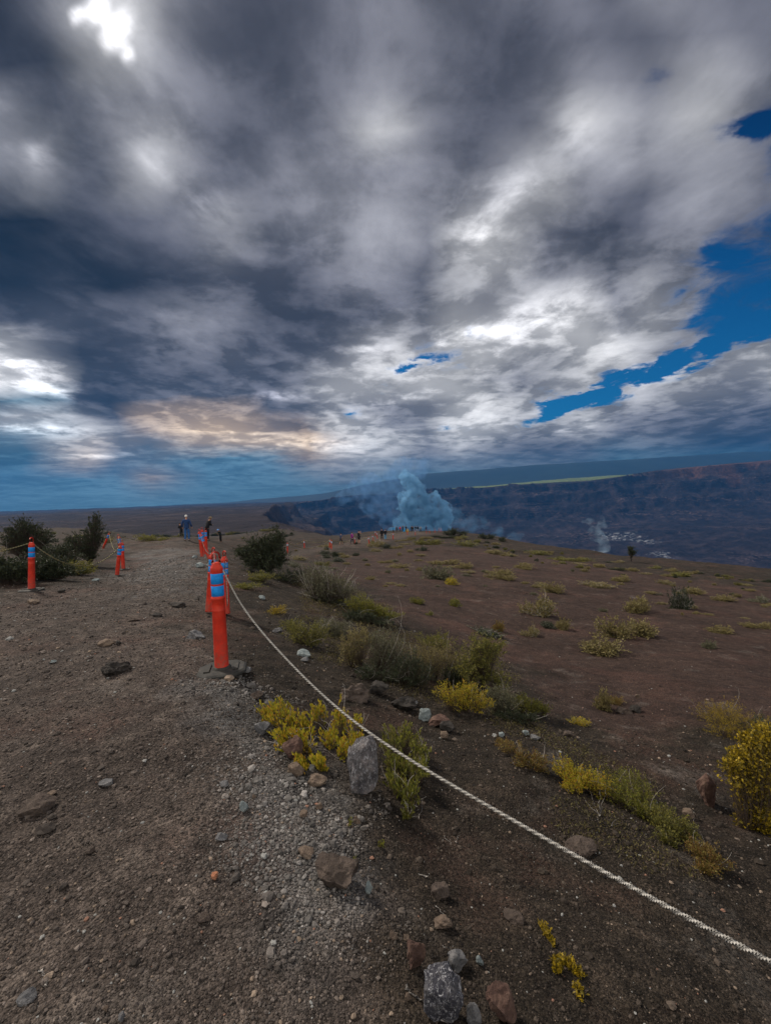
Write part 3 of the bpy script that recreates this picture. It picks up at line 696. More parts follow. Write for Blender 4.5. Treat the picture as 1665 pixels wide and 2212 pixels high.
# ------------------------------------------------------------------ ropes
M_rope = mat('white_rope', (0.50, 0.50, 0.47), 0.85, 0.2)
N = NT(M_rope.node_tree); n_ = N.noise(N.new('ShaderNodeTexCoord').outputs['Object'], 60, 5, 0.7)
N.link(N.ramp(n_, [(0.3, (0.28, 0.265, 0.24)), (0.6, (0.50, 0.485, 0.455))]).outputs[0], N.n['Principled BSDF'].inputs['Base Color'])
M_ropey = mat('yellowed_rope', (0.70, 0.66, 0.40), 0.85, 0.2)
M_roped = mat('dusty_rope', (0.26, 0.24, 0.18), 0.9, 0.1)
s_pts = np.array([(0, .978), (.39, .76), (.79, .615), (1.39, .478), (2.22, .372), (2.85, .385), (3.37, .43), (3.98, .50), (4.8, .68), (5.6, .93)])
# natural cubic through the measured sag
def cubic(xs, ys, xq):
    n = len(xs); h = np.diff(xs); Aq = np.eye(n); bq = np.zeros(n)
    for i in range(1, n - 1):
        Aq[i, i - 1:i + 2] = [h[i - 1], 2 * (h[i - 1] + h[i]), h[i]]; bq[i] = 3 * ((ys[i + 1] - ys[i]) / h[i] - (ys[i] - ys[i - 1]) / h[i - 1])
    c = np.linalg.solve(Aq, bq); i = np.clip(np.searchsorted(xs, xq) - 1, 0, n - 2); t = xq - xs[i]
    b = (ys[i + 1] - ys[i]) / h[i] - h[i] * (2 * c[i] + c[i + 1]) / 3; d = (c[i + 1] - c[i]) / (3 * h[i])
    return ys[i] + b * t + c[i] * t * t + d * t ** 3
P0 = pt(480, 1228, 4.1)[:2]; dirE = (np.array([1.2, .5]) - P0); dirE /= np.linalg.norm(dirE)
sq = np.linspace(0.04, 5.6, 900); zz_ = cubic(s_pts[:, 0], s_pts[:, 1], sq)
Pc = np.concatenate([P0[None] + dirE[None] * sq[:, None], zz_[:, None]], 1)
T = np.gradient(Pc, axis=0); T /= np.linalg.norm(T, axis=1)[:, None]
side = np.cross(T, [0, 0, 1.0]); side /= np.linalg.norm(side, axis=1)[:, None]; upv = np.cross(side, T)
arc = np.concatenate([[0], np.cumsum(np.linalg.norm(np.diff(Pc, axis=0), axis=1))])
mb = MB()
for k in range(3):
    ph = 2 * math.pi * (arc / 0.085 + k / 3.0)
    mb.add(*tube(Pc + 0.0036 * (np.cos(ph)[:, None] * side + np.sin(ph)[:, None] * upv), 0.0044, 7))
rope_grp = 'ropes strung between the orange posts'
tag(link('rope', mb.build('rope', [M_rope])), 'thick white twisted rope sagging across the foreground from the nearest post', 'rope', rope_grp)
end = Pc[-1]
eb = link('delineator_post', None, loc=(end[0], end[1], end[2] - 1.0)); tag(eb, 'orange post holding the far end of the thick white rope', 'post', 'orange posts roping off the trail')
for n_, me_ in (('post_body', body_me), ('handle', hand_me), ('reflective_band', band1), ('reflective_band', band2), ('rubber_base', rub_me)): link(n_, me_, eb)
# loop of rope round the nearest post's handle
tp = TOPS['M']; ang = np.linspace(0, 2 * math.pi * 1.6, 60)
mb = MB().add(*tube([(tp.x + .046 * math.cos(t), tp.y + .024 * math.sin(t), tp.z - .006 + .004 * t * .3) for t in ang], .0045, 6))
mb.add(*tube([(tp.x + .0, tp.y - .024, tp.z - .005), (tp.x + .003, tp.y - .034, tp.z + .03), (tp.x - .004, tp.y - .03, tp.z + .075), (tp.x - .012, tp.y - .01, tp.z + .10)], .0045, 6))
tag(link('rope_knot', mb.build('rope_knot', [M_rope])), 'white rope knotted round the handle loop of the nearest post', 'rope', rope_grp)
def rope(a, b, sag, rad, m, label, n=40, da=(0, 0, 0), db=(0, 0, 0)):
    a = TOPS[a] if isinstance(a, str) else Vector(a); b = TOPS[b] if isinstance(b, str) else Vector(b)
    a = a + Vector(da); b = b + Vector(db)
    P = [(*(a.lerp(b, t).xy), a.lerp(b, t).z - sag * 4 * t * (1 - t)) for t in np.linspace(0, 1, n)]
    me = MB().add(*tube(P, rad, 6)).build('rope', [m])
    return tag(link('rope', me), label, 'rope', rope_grp)
rope('M2', 'M', 0.62, .007, M_rope, 'white rope hanging slack beside the nearest post from the post behind it', da=(.03, 0, 0), db=(.06, .05, 0))
rope('LB', 'M', 0.10, .007, M_rope, 'short white rope joining the nearest post to the left hand post behind it')
rope('B', 'LB', 0.22, .011, M_rope, 'white rope sagging from the steeply leaning post down toward the nearest posts')
rope('D', 'A', 0.10, .011, M_rope, 'white rope from the post before the black-clad person to the cluster')
rope('L1', tuple(pt(-160, 1222, 9.0)), 0.05, .015, M_ropey, 'pale rope running off the left edge from the left path-side post')
rope('L1', 'L3', 0.56, .016, M_ropey, 'long yellowish rope sagging between the left post and the crossing pair')
rope('L4', 'L3', 0.12, .016, M_ropey, 'yellowish rope dropping from the left-tilted post to the crossing pair')
rope('L5', 'L4', 0.75, .018, M_ropey, 'slack loop of rope hanging between the two farthest left posts')
rope('L4', tuple(pt(392, 1172, 30)), 0.15, .016, M_ropey, 'thin rope stretching from the left posts toward the walker in blue')
rope('F16', 'F17', 0.25, .028, M_ropey, 'yellowish rope on the lower trail from the post by the dark shrub')
rope('F17', 'F2', 0.2, .028, M_ropey, 'rope on the lower trail from the lone post to the close pair')
rope('F16', 'F1', 0.75, .028, M_ropey, 'deeply sagging rope from the post by the dark shrub to the close pair')
rope('F1', 'F3', 0.45, .028, M_ropey, 'rope passing in front of the walkers, from the close pair rightward')
rope('F2', 'F4', 0.4, .030, M_ropey, 'rope passing behind the walkers, from the close pair rightward')
rope('F3', 'F5', 0.3, .030, M_ropey, 'rope from the post by the walker in purple to the leaning post')
rope('F5', 'F8', 0.4, .030, M_ropey, 'rope passing the standing couple to the trail bend post')
rope('F8', 'F9', 0.4, .026, M_ropey, 'rope from the trail bend post up toward the yellow sign board')
rope('F9', 'F10', 0.3, .026, M_roped, 'rope below the onlookers from the yellow sign board rightward')
rope('F10', 'F11', 0.3, .026, M_roped, 'rope below the onlookers ending under the lone onlooker')

# ------------------------------------------------------------------ people
def skin(name, pts, edges, mats, sub=1):
    me = bpy.data.meshes.new('s'); me.from_pydata([p[:3] for p in pts], edges, [])
    o = bpy.data.objects.new('s', me); COL.objects.link(o)
    md = o.modifiers.new('k', 'SKIN'); md.branch_smoothing = 0.3; md.use_smooth_shade = True
    for i, p in enumerate(pts):
        sv = me.skin_vertices[0].data[i]; r = p[3]; sv.radius = r if isinstance(r, tuple) else (r, r); sv.use_root = (i == 0)
    sb = o.modifiers.new('s', 'SUBSURF'); sb.levels = sub; sb.render_levels = sub
    m2 = evaluated(o, name); m2.materials.clear()
    for m in mats: m2.materials.append(m)
    return m2
def figure(stride=0.0, arms='down', bend=0.0, fingers=True):
    """joints of a 1.72 m person facing +Y, then body, top, trousers, shoes and hair meshes"""
    J = {}; s = stride
    def up(x, y, z):                           # bend the trunk forward about the hips
        c, sn = math.cos(bend), math.sin(bend); return (x, y * c + (z - .92) * sn, .92 + (z - .92) * c - y * sn)
    J['pel'] = (0, 0, .93); J['bel'] = up(0, 0, 1.08); J['che'] = up(0, -.01, 1.28); J['nb'] = up(0, -.02, 1.43); J['nk'] = up(0, 0, 1.50)
    J['h1'] = up(0, .015, 1.575); J['h2'] = up(0, .01, 1.655); J['nose'] = up(0, .115, 1.59)
    for sd_, k in ((-1, 'l'), (1, 'r')):
        J['sh' + k] = up(.175 * sd_, -.02, 1.405)
        if arms == 'down': J['el' + k] = up(.235 * sd_, -.04 - s * .25 * sd_, 1.13); J['wr' + k] = up(.235 * sd_, .05 - s * .35 * sd_, .89)
        elif arms == 'front': J['el' + k] = up(.24 * sd_, .02, 1.14); J['wr' + k] = up(.08 * sd_, .25, 1.22)
        elif arms == 'raise': J['el' + k] = up(.25 * sd_, .12, 1.28); J['wr' + k] = up(.09 * sd_, .28, 1.50)
        elif arms == 'side': J['el' + k] = up(.27 * sd_, -.06, 1.15); J['wr' + k] = up(.30 * sd_, .08, .93)
        e, w = np.array(J['el' + k]), np.array(J['wr' + k]); d_ = (w - e) / np.linalg.norm(w - e)
        J['pa' + k] = tuple(w + d_ * .075); J['_d' + k] = d_
        J['hp' + k] = (.09 * sd_, 0, .88)
        J['kn' + k] = (.10 * sd_, .03 + s * .22 * sd_, .49 + abs(s) * .01); J['an' + k] = (.105 * sd_, -.02 + s * (.40 if sd_ * s > 0 else .52) * sd_, .085 + (0.05 * abs(s) if sd_ * s < 0 else 0))
        a_ = J['an' + k]; J['he' + k] = (a_[0], a_[1] - .05, .04); J['to' + k] = (a_[0] + .02 * sd_, a_[1] + .16, .03)
    J['low'] = (0, 0, .80); J['wst'] = (0, 0, .99)
    R = dict(low=(.150, .115), wst=(.13, .10), pel=(.145, .105), bel=(.13, .095), che=(.155, .105), nb=(.09, .07), nk=(.052, .055), h1=(.070, .085), h2=(.062, .078), nose=(.012, .012))
    for k in 'lr': R.update({'sh' + k: .052, 'el' + k: .039, 'wr' + k: .026, 'pa' + k: (.036, .018), 'hp' + k: .085, 'kn' + k: .055, 'an' + k: .038, 'he' + k: .036, 'to' + k: .030})
    def build(name, keys, E, grow, mat_, extra=(), over={}):
        rr = []
        for q in keys:
            r = over.get(q, R[q]); r = tuple(v + grow for v in r) if isinstance(r, tuple) else r + grow
            rr.append((*J[q], r))
        ix = {q: i for i, q in enumerate(keys)}; E = [(ix[a], ix[b]) for a, b in E]
        for (a, P, r) in extra:                # finger chains: root key, points, radius
            prev = ix[a]
            for p in P: rr.append((*p, r)); E.append((prev, len(rr) - 1)); prev = len(rr) - 1
        return skin(name, rr, E, [mat_])
    keys = ['pel', 'bel', 'che', 'nb', 'nk', 'h1', 'h2', 'nose']; E = [('pel', 'bel'), ('bel', 'che'), ('che', 'nb'), ('nb', 'nk'), ('nk', 'h1'), ('h1', 'h2'), ('h1', 'nose')]
    for k in 'lr':
        keys += [q + k for q in ('sh', 'el', 'wr', 'pa', 'hp', 'kn', 'an', 'he', 'to')]
        E += [('che', 'sh' + k), ('sh' + k, 'el' + k), ('el' + k, 'wr' + k), ('wr' + k, 'pa' + k), ('pel', 'hp' + k), ('hp' + k, 'kn' + k), ('kn' + k, 'an' + k), ('an' + k, 'he' + k), ('an' + k, 'to' + k)]
    ex = []
    if fingers:
        for k, sd_ in (('l', -1), ('r', 1)):
            d_ = J['_d' + k]; pa = np.array(J['pa' + k]); fy = np.array([0, 1.0, 0]) - d_ * d_[1]; fy /= np.linalg.norm(fy); cu = np.array([-sd_, 0, 0]) * 1.0
            for i, L in enumerate((.062, .072, .068, .054)):
                b0 = pa + fy * (.027 - .018 * i) + d_ * .02
                ex.append(('pa' + k, [tuple(b0), tuple(b0 + d_ * L * .55 + cu * .006), tuple(b0 + d_ * L * .95 + cu * .02)], .0078))
            t0 = pa + fy * .035 - d_ * .03; ex.append(('wr' + k, [tuple(t0), tuple(t0 + fy * .02 + d_ * .03), tuple(t0 + fy * .022 + d_ * .06)], .009))
    return J, lambda n, m: build(n, keys, E, 0, m, ex), build
M_skin = mat('skin', (0.42, 0.22, 0.14), 0.6)
FIG = {}
def clothing(key, **kw):
    J, body, build = figure(**kw); K = {}
    K['body'] = body('body', M_skin)
    kt = ['che', 'bel', 'pel', 'low', 'nb']; et = [('che', 'bel'), ('bel', 'pel'), ('pel', 'low'), ('che', 'nb')]; ks = list(kt); es = list(et)
    for k in 'lr':
        kt += ['sh' + k, 'el' + k, 'wr' + k]; et += [('che', 'sh' + k), ('sh' + k, 'el' + k), ('el' + k, 'wr' + k)]
        ks += ['sh' + k, 'el' + k]; es += [('che', 'sh' + k), ('sh' + k, 'el' + k)]
    white = mat('cloth_base', (.5, .5, .5))
    K['jacket'] = build('jacket', kt, et, .030, white, over={'pel': (.155, .115)}); K['shirt'] = build('shirt', ks, es, .026, white, over={'pel': (.15, .11)})
    kp = ['pel', 'wst', 'hpl', 'knl', 'anl', 'hpr', 'knr', 'anr']; ep = [('pel', 'wst'), ('pel', 'hpl'), ('hpl', 'knl'), ('knl', 'anl'), ('pel', 'hpr'), ('hpr', 'knr'), ('knr', 'anr')]
    K['trousers'] = build('trousers', kp, ep, .022, white)
    K['shorts'] = build('shorts', ['pel', 'hpl', 'knl', 'hpr', 'knr'], [('pel', 'hpl'), ('hpl', 'knl'), ('pel', 'hpr'), ('hpr', 'knr')], .022, white)
    kk = []
    for k in 'lr': kk.append(build('shoe', ['an' + k, 'he' + k, 'to' + k], [('an' + k, 'he' + k), ('an' + k, 'to' + k)], .012, white))
    K['shoe'] = kk
    V, F_ = ICO[3]; h = np.array(J['h2']); sel = V[F_].mean(1); keepf = F_[(sel[:, 2] > -0.25) & ((sel[:, 1] < 0.45) | (sel[:, 2] > .55))]
    K['hair'] = mesh_np('hair', V * np.array([.092, .105, .098]) * (1 + .04 * np.sin(V[:, :1] * 19) * np.cos(V[:, 2:] * 23)) + h + np.array([0, -.012, -.005]), keepf, [white])
    FIG[key] = K
clothing('stand'); clothing('walk', stride=.55); clothing('front', arms='front'); clothing('raise', arms='raise'); clothing('side', arms='side', stride=.12); clothing('bend', bend=.45, arms='front')
cm = {}
def cloth(c):
    if c not in cm:
        m = mat('cloth', c, 0.9, 0.15); N = NT(m.node_tree); n_ = N.noise(N.new('ShaderNodeTexCoord').outputs['Object'], 11, 5, .65)
        N.link(N.mix(N.maprange(n_, .35, .65), tuple(v * .62 for v in c) + (1,), tuple(min(1, v * 1.25) for v in c) + (1,)), N.n['Principled BSDF'].inputs['Base Color'])
        cm[c] = m
    return cm[c]
def person(px, py, top, fig, upper, lower, hair, label, Y=None, yaw=0.0, long=True, shorts=False, shoe=(.05, .05, .05), hat=None, pack=None, h=None):
    if Y is None: p, Y = G(px, py)
    else: q = pt(px, py, Y); p = Vector((q[0], q[1], z1(q[0], q[1])))
    hm_ = h or max(1.2, min(1.95, (py - top) * scl(Y)))
    r = link('person', None, loc=p, rot=(0, 0, yaw), sc=hm_ / 1.74); tag(r, label, 'person')
    K = FIG[fig]
    def part(n_, me_, c):
        o = link(n_, me_, r)
        if c is not None: o.material_slots[0].link = 'OBJECT'; o.material_slots[0].material = cloth(c)
        return o
    part('body', K['body'], None); part('jacket' if long else 'shirt', K['jacket'] if long else K['shirt'], upper)
    part('shorts' if shorts else 'trousers', K['shorts'] if shorts else K['trousers'], lower)
    for sh in K['shoe']: part('shoe', sh, shoe)
    part('hair', K['hair'], hair)
    if hat:
        hd = part('hat', MB().add(*lathe([(.19, 1.66), (.192, 1.672), (.10, 1.685), (.098, 1.74), (.075, 1.77), (0, 1.775)], 20)).build('hat', [mat('felt', hat)]), hat)
        if fig == 'bend': hd.location = (0, .32, -.10)
    if pack:
        V, F_ = ICO[3]; V = np.sign(V) * np.abs(V) ** .6; part('backpack', mesh_np('backpack', V * (.14, .085, .22) + (0, -.19, 1.24), F_, [mat('pack', pack)]), pack)
    return r
person(405,1169,1112,'side',(.020,.050,.14),(.030,.10,.27),(.62,.62,.60),'white-haired person in dark blue jacket and blue jeans at the end of the path',Y=27,yaw=.1)
person(449,1180,1131,'bend',(.012,.012,.014),(.014,.014,.016),(.02,.015,.012),'person dressed in black with a tan hat stooping behind the posts',Y=30,yaw=-.6,hat=(.20,.15,.10),h=1.75)
person(393,1168,1141,'bend',(.016,.016,.018),(.02,.018,.018),(.03,.02,.015),'short dark-clothed person partly hidden left of the white-haired one',Y=33,yaw=.9,h=1.15)
person(478,1183,1159,'bend',(.015,.02,.02),(.014,.014,.018),(.03,.02,.015),'small person in a light blue hat and dark clothes below the path end',Y=32,yaw=2.6,hat=(.16,.36,.75),h=1.05)
person(737,1177,1151.5,'walk',(.06,.075,.13),(.03,.03,.035),(.03,.02,.015),'walker in grey-blue shirt and dark shorts, leftmost on the lower trail',long=False,shorts=True,yaw=-.4)
person(761,1176,1149,'walk',(.22,.035,.18),(.03,.02,.05),(.03,.02,.015),'walker in a purple top on the lower trail',yaw=-.5,long=True)
person(775.5,1174,1145,'raise',(.012,.012,.014),(.02,.02,.022),(.02,.015,.012),'walker in black shirt and shorts holding up a camera on the lower trail',long=False,shorts=True,yaw=-.7)
person(825,1166,1141.5,'stand',(.010,.010,.012),(.012,.012,.015),(.02,.015,.012),'left one of the couple standing together, all in black',yaw=.3)
person(832.5,1166.5,1142.5,'front',(.012,.012,.016),(.06,.24,.42),(.02,.015,.012),'right one of the couple standing together, black top over light blue jeans',yaw=.2)
YO = 113
OV = [(849.5,'front',(.02,.28,.62),(.02,.02,.03),'onlooker in a bright blue jacket at the left end of the row'),(856.5,'stand',(.06,.06,.07),(.05,.05,.06),'onlooker in grey second from the left end of the row'),
      (864.3,'stand',(.52,.03,.05),(.03,.03,.04),'onlooker in a red jacket in the row at the overlook'),(869.8,'raise',(.015,.015,.02),(.02,.02,.03),'onlooker in black behind the blue sign board'),
      (877.2,'front',(.015,.015,.02),(.02,.02,.03),'onlooker in black behind the yellow sign board'),(889,'stand',(.012,.012,.016),(.015,.015,.02),'first dark-clothed onlooker right of the yellow sign board'),
      (892.3,'raise',(.02,.02,.022),(.10,.10,.11),'second dark-clothed onlooker right of the yellow sign board, arms raised'),(897.5,'front',(.015,.018,.03),(.25,.25,.28),'onlooker in navy top and pale trousers in the right hand cluster'),
      (902.5,'stand',(.02,.02,.025),(.30,.30,.33),'onlooker in black top and grey trousers next to the white-shirted one'),(908.5,'side',(.42,.46,.50),(.03,.03,.04),'onlooker in a white shirt with a dark backpack at the overlook'),
      (920.3,'stand',(.025,.06,.16),(.02,.03,.06),'lone onlooker in dark blue at the right end of the row')]
for i, (px, fg, up_, lo_, lb) in enumerate(OV):
    person(px, 1148, 1135.5, fg, up_, lo_, (.02, .015, .012), lb, Y=YO + (i % 3) * 1.5, yaw=random.uniform(-.5, .5), pack=(.02, .02, .025) if 'backpack' in lb else None, h=random.uniform(1.62, 1.82))

# sign boards at the overlook
def board(px, w, h, c, label, Y, legs=True):
    q = pt(px, 1148, Y); p = Vector((q[0], q[1], z1(q[0], q[1])))
    r = link('sign_board', None, loc=p); tag(r, label, 'sign')
    link('panel', box_mesh('panel', (-w / 2, -.02, .22), (w / 2, .02, .22 + h), [c]), r)
    link('frame', MB().add(*tube([(-w / 2, 0, .22), (-w / 2, 0, .22 + h), (w / 2, 0, .22 + h), (w / 2, 0, .22), (-w / 2, 0, .22)], .025, 6)).build('frame', [M_rub]), r)
    for sx in (-1, 1): link('leg', MB().add(*tube([(sx * w * .42, .06, -.15), (sx * w * .42, .03, .3)], .025, 6)).build('leg', [M_rub]), r)
board(871.8, .78, .80, mat('blue_panel', (.02, .30, .72), .5), 'light blue sign board standing in front of the onlookers', 119)
board(878.8, .72, .82, mat('yellow_panel', (.75, .52, .04), .5), 'yellow sign board standing beside the blue one at the overlook', 118)

# ------------------------------------------------------------------ rocks
def rock_mat(name, c0, c1, c2, sc=14, speck=0.0):
    m = mat(name, c1, .92, .2); N = NT(m.node_tree); tc = N.new('ShaderNodeTexCoord').outputs['Object']
    n_ = N.noise(tc, sc, 8, .68); nb = N.noise(tc, sc * .25, 4, .6, w=3.0)
    c = N.ramp(N.math('ADD', N.math('MULTIPLY', n_, .6), N.math('MULTIPLY', nb, .4)), [(.36, c0), (.5, c1), (.64, c2)]).outputs[0]
    nf = N.noise(N.vmath('MULTIPLY', tc, (1, 1, .45)), sc * 4.5, 6, .75, 1.0, w=1.0)
    if speck: c = N.mix(N.math('MULTIPLY', N.maprange(nf, .52, .62), speck), c, (.52, .52, .55, 1))
    N.link(c, N.n['Principled BSDF'].inputs['Base Color'])
    bp = N.new('ShaderNodeBump'); bp.inputs['Strength'].default_value = 1.0; bp.inputs['Distance'].default_value = .03
    N.link(N.math('ADD', n_, N.math('MULTIPLY', nf, .45)), bp.inputs['Height']); N.link(bp.outputs[0], N.n['Principled BSDF'].inputs['Normal'])
    return m
RM = {'grey': rock_mat('grey_lava', (.05, .05, .055), (.14, .14, .145), (.30, .29, .29)), 'speck': rock_mat('speckled_lava', (.018, .018, .026), (.055, .055, .07), (.16, .155, .16), 24, .95),
      'mix': rock_mat('lichened_lava', (.025, .025, .03), (.115, .108, .112), (.30, .26, .25), 16, .65),
      'red': rock_mat('red_lava', (.035, .024, .022), (.105, .062, .05), (.20, .13, .10)), 'tan': rock_mat('tan_rock', (.05, .04, .032), (.155, .115, .088), (.29, .225, .17)),
      'pale': rock_mat('pale_rock', (.09, .11, .115), (.20, .235, .24), (.36, .39, .38)), 'brown': rock_mat('brown_rock', (.03, .024, .02), (.08, .062, .052), (.155, .12, .10)),
      'dark': rock_mat('dark_clod', (.014, .013, .012), (.035, .031, .028), (.075, .066, .06)), 'orange': rock_mat('orange_pebble', (.25, .09, .05), (.42, .18, .10), (.5, .28, .18))}
def rock(px, py, w, h, kind, label, cuts=11, tall=1.0, sink=.12, depth=.8, yaw=None, seed=None, cat='rock', rough=.075, lo=.48, grp=None, boxy=0):
    p, Y = G(px, py); s_ = scl(Y); g = np.random.default_rng(seed if seed is not None else int(px * 7 + py))
    sub = 4 if w > 22 else 3
    V, F_ = ICO[sub]; V = V.copy()
    if boxy: V = np.sign(V) * np.abs(V) ** boxy
    for _ in range(cuts + 4):
        n = g.normal(size=3); n /= np.linalg.norm(n); d_ = g.uniform(lo, .80)
        V -= np.maximum(V @ n - d_, 0)[:, None] * n
    V += ICO[sub][0] * ((vn(V[:, 0] * 3 + px, V[:, 1] * 3 + V[:, 2] * 2.1, 3) * 2 + vn(V[:, 0] * 8, V[:, 1] * 8 + V[:, 2] * 7 + py, 5)) * rough)[:, None]
    lo_, hi_ = V.min(0), V.max(0); V = (V - (lo_ + hi_) / 2) / (hi_ - lo_)
    W_ = w * s_; H_ = max(h, w * .30) * s_
    V = V * np.array([W_, W_ * depth, H_ * (1 + sink)]); 
    me = mesh_np('rock', V + np.array([0, 0, H_ * (.5 - sink / 2)]), F_, [RM[kind]], smooth=False)
    o = link('rock', me, loc=p, rot=(0, 0, g.uniform(-.3, .3) if yaw is None else yaw))
    return tag(o, label, cat, grp)
rock(785,1706,68,118,'mix','upright block of grey lava rock standing between two yellow-green plants',cuts=5,depth=.7,sink=.06,seed=4,lo=.74,boxy=.5,rough=.10)
rock(633,1638,46,50,'red','pointed reddish rock at the left foot of the yellow plant',cuts=10,sink=.1)
rock(641,1674,36,30,'tan','rounded tan pebble-sized rock just below the pointed reddish one')
rock(568,1585,34,28,'grey','grey rock embedded where gravel meets the yellow plant')
rock(555,1508,30,16,'brown','small flat brown rock above the tips of the yellow plant')
rock(728,1910,100,52,'brown','large tan-brown angular rock bedded in gravel below the upright block',cuts=14,sink=.3,depth=.7,seed=8,rough=.11)
rock(80,1752,66,30,'brown','low purplish-brown rock on the path near the left edge',sink=.3)
rock(566,1294,15,9,'pale','small white oval stone on the slope right of the nearest post',cuts=4)
rock(657,1418,33,15,'pale','flat pale blue stone on the slope beside the rope',cuts=6,sink=.3)
rock(658,1428,18,9,'grey','small grey stone tucked under the flat pale blue one',cuts=6)
rock(918,1556,31,28,'pale','pale blue-grey angular stone lying right of the yellow-green plants',cuts=10,sink=.05)
rock(948,1568,48,24,'red','red lava rock touching the pale blue-grey stone')
rock(966,1580,32,22,'dark','black lava rock against the right end of the red one')
rock(960,1596,18,18,'tan','little orange-tan stone below the red and black pair')
rock(762,1510,74,30,'brown','broken brown ledge of lava above the rope',sink=.5,rough=.22,seed=21,cuts=14)
rock(822,1500,46,30,'dark','round grey-brown lava lump right of the broken ledge',rough=.10)
rock(872,1530,58,26,'dark','dark crumbling clod below the round lava lump',rough=.12)
rock(892,1522,22,12,'grey','narrow pale slab leaning beside the dark crumbling clod')
rock(250,1453,62,26,'dark','dark lump of earth in the middle of the path',cuts=9,rough=.14,sink=.3)
rock(232,1393,34,13,'tan','light tan stone on the path behind the dark lump',sink=.35)
rock(256,1393,12,9,'dark','small dark clod touching the light tan stone on the path',sink=.2)
rock(290,1340,30,10,'brown','low brown stone on the path halfway to the crossing posts',sink=.35)
rock(340,1332,24,8,'dark','thin dark clod on the path toward the right bank',sink=.3)
rock(384,1311,34,9,'dark','flat black clod on the path near the right bank',sink=.3)
rock(425,1378,38,18,'grey','grey pebbly mound left of the nearest post',rough=.12,sink=.4)
rock(71,1302,26,8,'tan','flat tan stone below the left path-side post',sink=.4)
rock(135,1280,16,9,'dark','dark stone right of the rubber base of the left post')
rock(208,1256,14,7,'pale','small white stone between the left posts')
rock(116,1432-0,14,7,'pale','small pale stone on the left side of the path',sink=.2)
rock(113,1762-45,20,8,'tan','small tan stone behind the purplish-brown path rock')
rock(230,1694-0,30,10,'grey','low grey stone on the path left of centre',sink=.4)
rock(196,1862-20,20,12,'brown','small brown stone low on the left of the path')
rock(528,1750,20,22,'pale','pale pebble standing on the gravel left of the tan rock',cuts=6)
rock(550,1724,9,9,'tan','tiny tan pebble on the grey gravel',cuts=5)
rock(485,1698,22,10,'grey','grey stone at the left edge of the gravel band',cuts=7)
rock(480,1812,26,14,'grey','oblong green-grey stone on the path edge',cuts=6)
rock(464,1898,16,15,'orange','bright orange pebble on the path',cuts=5,sink=.05)
rock(443,1988,30,14,'brown','long brown stone on the path below the orange pebble')
rock(60,2160,40,20,'grey','flat grey stone in the bottom left corner area',sink=.3)
rock(230,2184,14,14,'tan','small tan pebble near the bottom of the path',cuts=5)
rock(262,2200+4,18,16,'grey','grey pebble at the bottom edge of the path',cuts=5)
rock(686,1692,44,20,'tan','triangular tan stone below the upright block',sink=.2)
rock(690,1765-18,16,14,'tan','pinkish small stone under the triangular tan one')
rock(656,1765,18,14,'tan','beige stone in the coarse gravel patch')
rock(771,1780,16,20,'tan','light stone beside the tiny yellow sprout')
rock(660,1868-20,36,16,'tan','flattish tan stone above the large tan-brown rock')
rock(797,1928,18,26,'pale','whitish upright pebble right of the large tan-brown rock',cuts=6)
rock(1082,1590,14,9,'pale','white stone on the rubbly slope beyond the plants')
rock(1135,1588,17,13,'pale','pale stone on the rubbly slope right of the black lava')
rock(1373,1538,26,15,'dark','black stone at the edge of the red cinder field',cuts=8)
rock(1345,1540,34,14,'brown','low brown stone touching the black one at the field edge',sink=.3)
rock(1376,1508,10,10,'tan','tiny yellowish stone out on the red cinder field',cuts=5)
rock(1528,1738,44,72,'red','reddish boulder sitting in the dark hollow',cuts=10,seed=12,sink=.1)
rock(1486,1764,24,18,'tan','small tan stone below left of the reddish boulder')
rock(1454,1812-20,20,16,'brown','small brown stone in the dark hollow under the green bush')
rock(1225,1590,24,12,'brown','low brown stone on the slope above the long yellow bush')
rock(1157,1625-28,22,10,'grey','grey stone on the rubble above the long yellow bush')
rock(1252,1838,72,26,'brown','low brown earth-crusted rock just below the rope',sink=.55,rough=.12)
rock(1110,1986,44,16,'brown','flat brown rock half sunk in cinders below the rope',sink=.5)
rock(952,1938,46,28,'brown','brown lump half buried in black cinders',sink=.3,rough=.1)
rock(957,2002,42,24,'tan','pale knobbly oblong stone on black cinders',cuts=8,rough=.12)
rock(900,2085,44,62,'red','tall reddish rock half buried in cinders',sink=.2,cuts=8)
rock(990,2090,44,40,'grey','bluish-grey ridged stone above the big speckled rock',cuts=12)
rock(1036,2068+16,18,20,'pale','small pointed pale stone right of the ridged grey one',cuts=8)
rock(957,2200,88,118,'speck','big speckled black and white rock at the bottom of the picture',cuts=10,seed=5,rough=.09)
rock(1085,2206,66,76,'red','large reddish-brown rock at the bottom right of the speckled one',cuts=10,seed=9,rough=.09)
rock(1024,2215,34,50,'grey','narrow grey rock between the speckled and reddish rocks',cuts=8)
rock(850,2050-22,18,18,'tan','tan pebble left of the tall reddish rock',cuts=6)
rock(878,2030,14,12,'tan','smaller tan pebble above the tall reddish rock',cuts=6)
rock(880,2160,14,13,'tan','pinkish pebble beside the big speckled rock',cuts=6)
rock(433,1226,20,12,'pale','whitish stone at the foot of the tight cluster of posts',cuts=6)
rock(452,1224,12,7,'pale','smaller whitish stone right of the one below the post cluster',cuts=6)
rock(421,1206,12,7,'pale','pale stone on the bank left of the post cluster',cuts=6)
rock(533,1450,22,10,'grey','flat grey stone touching the nearest post base',cuts=7,sink=.3)
rock(600,1366,26,12,'grey','grey stone on the bank above the flat pale blue one',sink=.3)

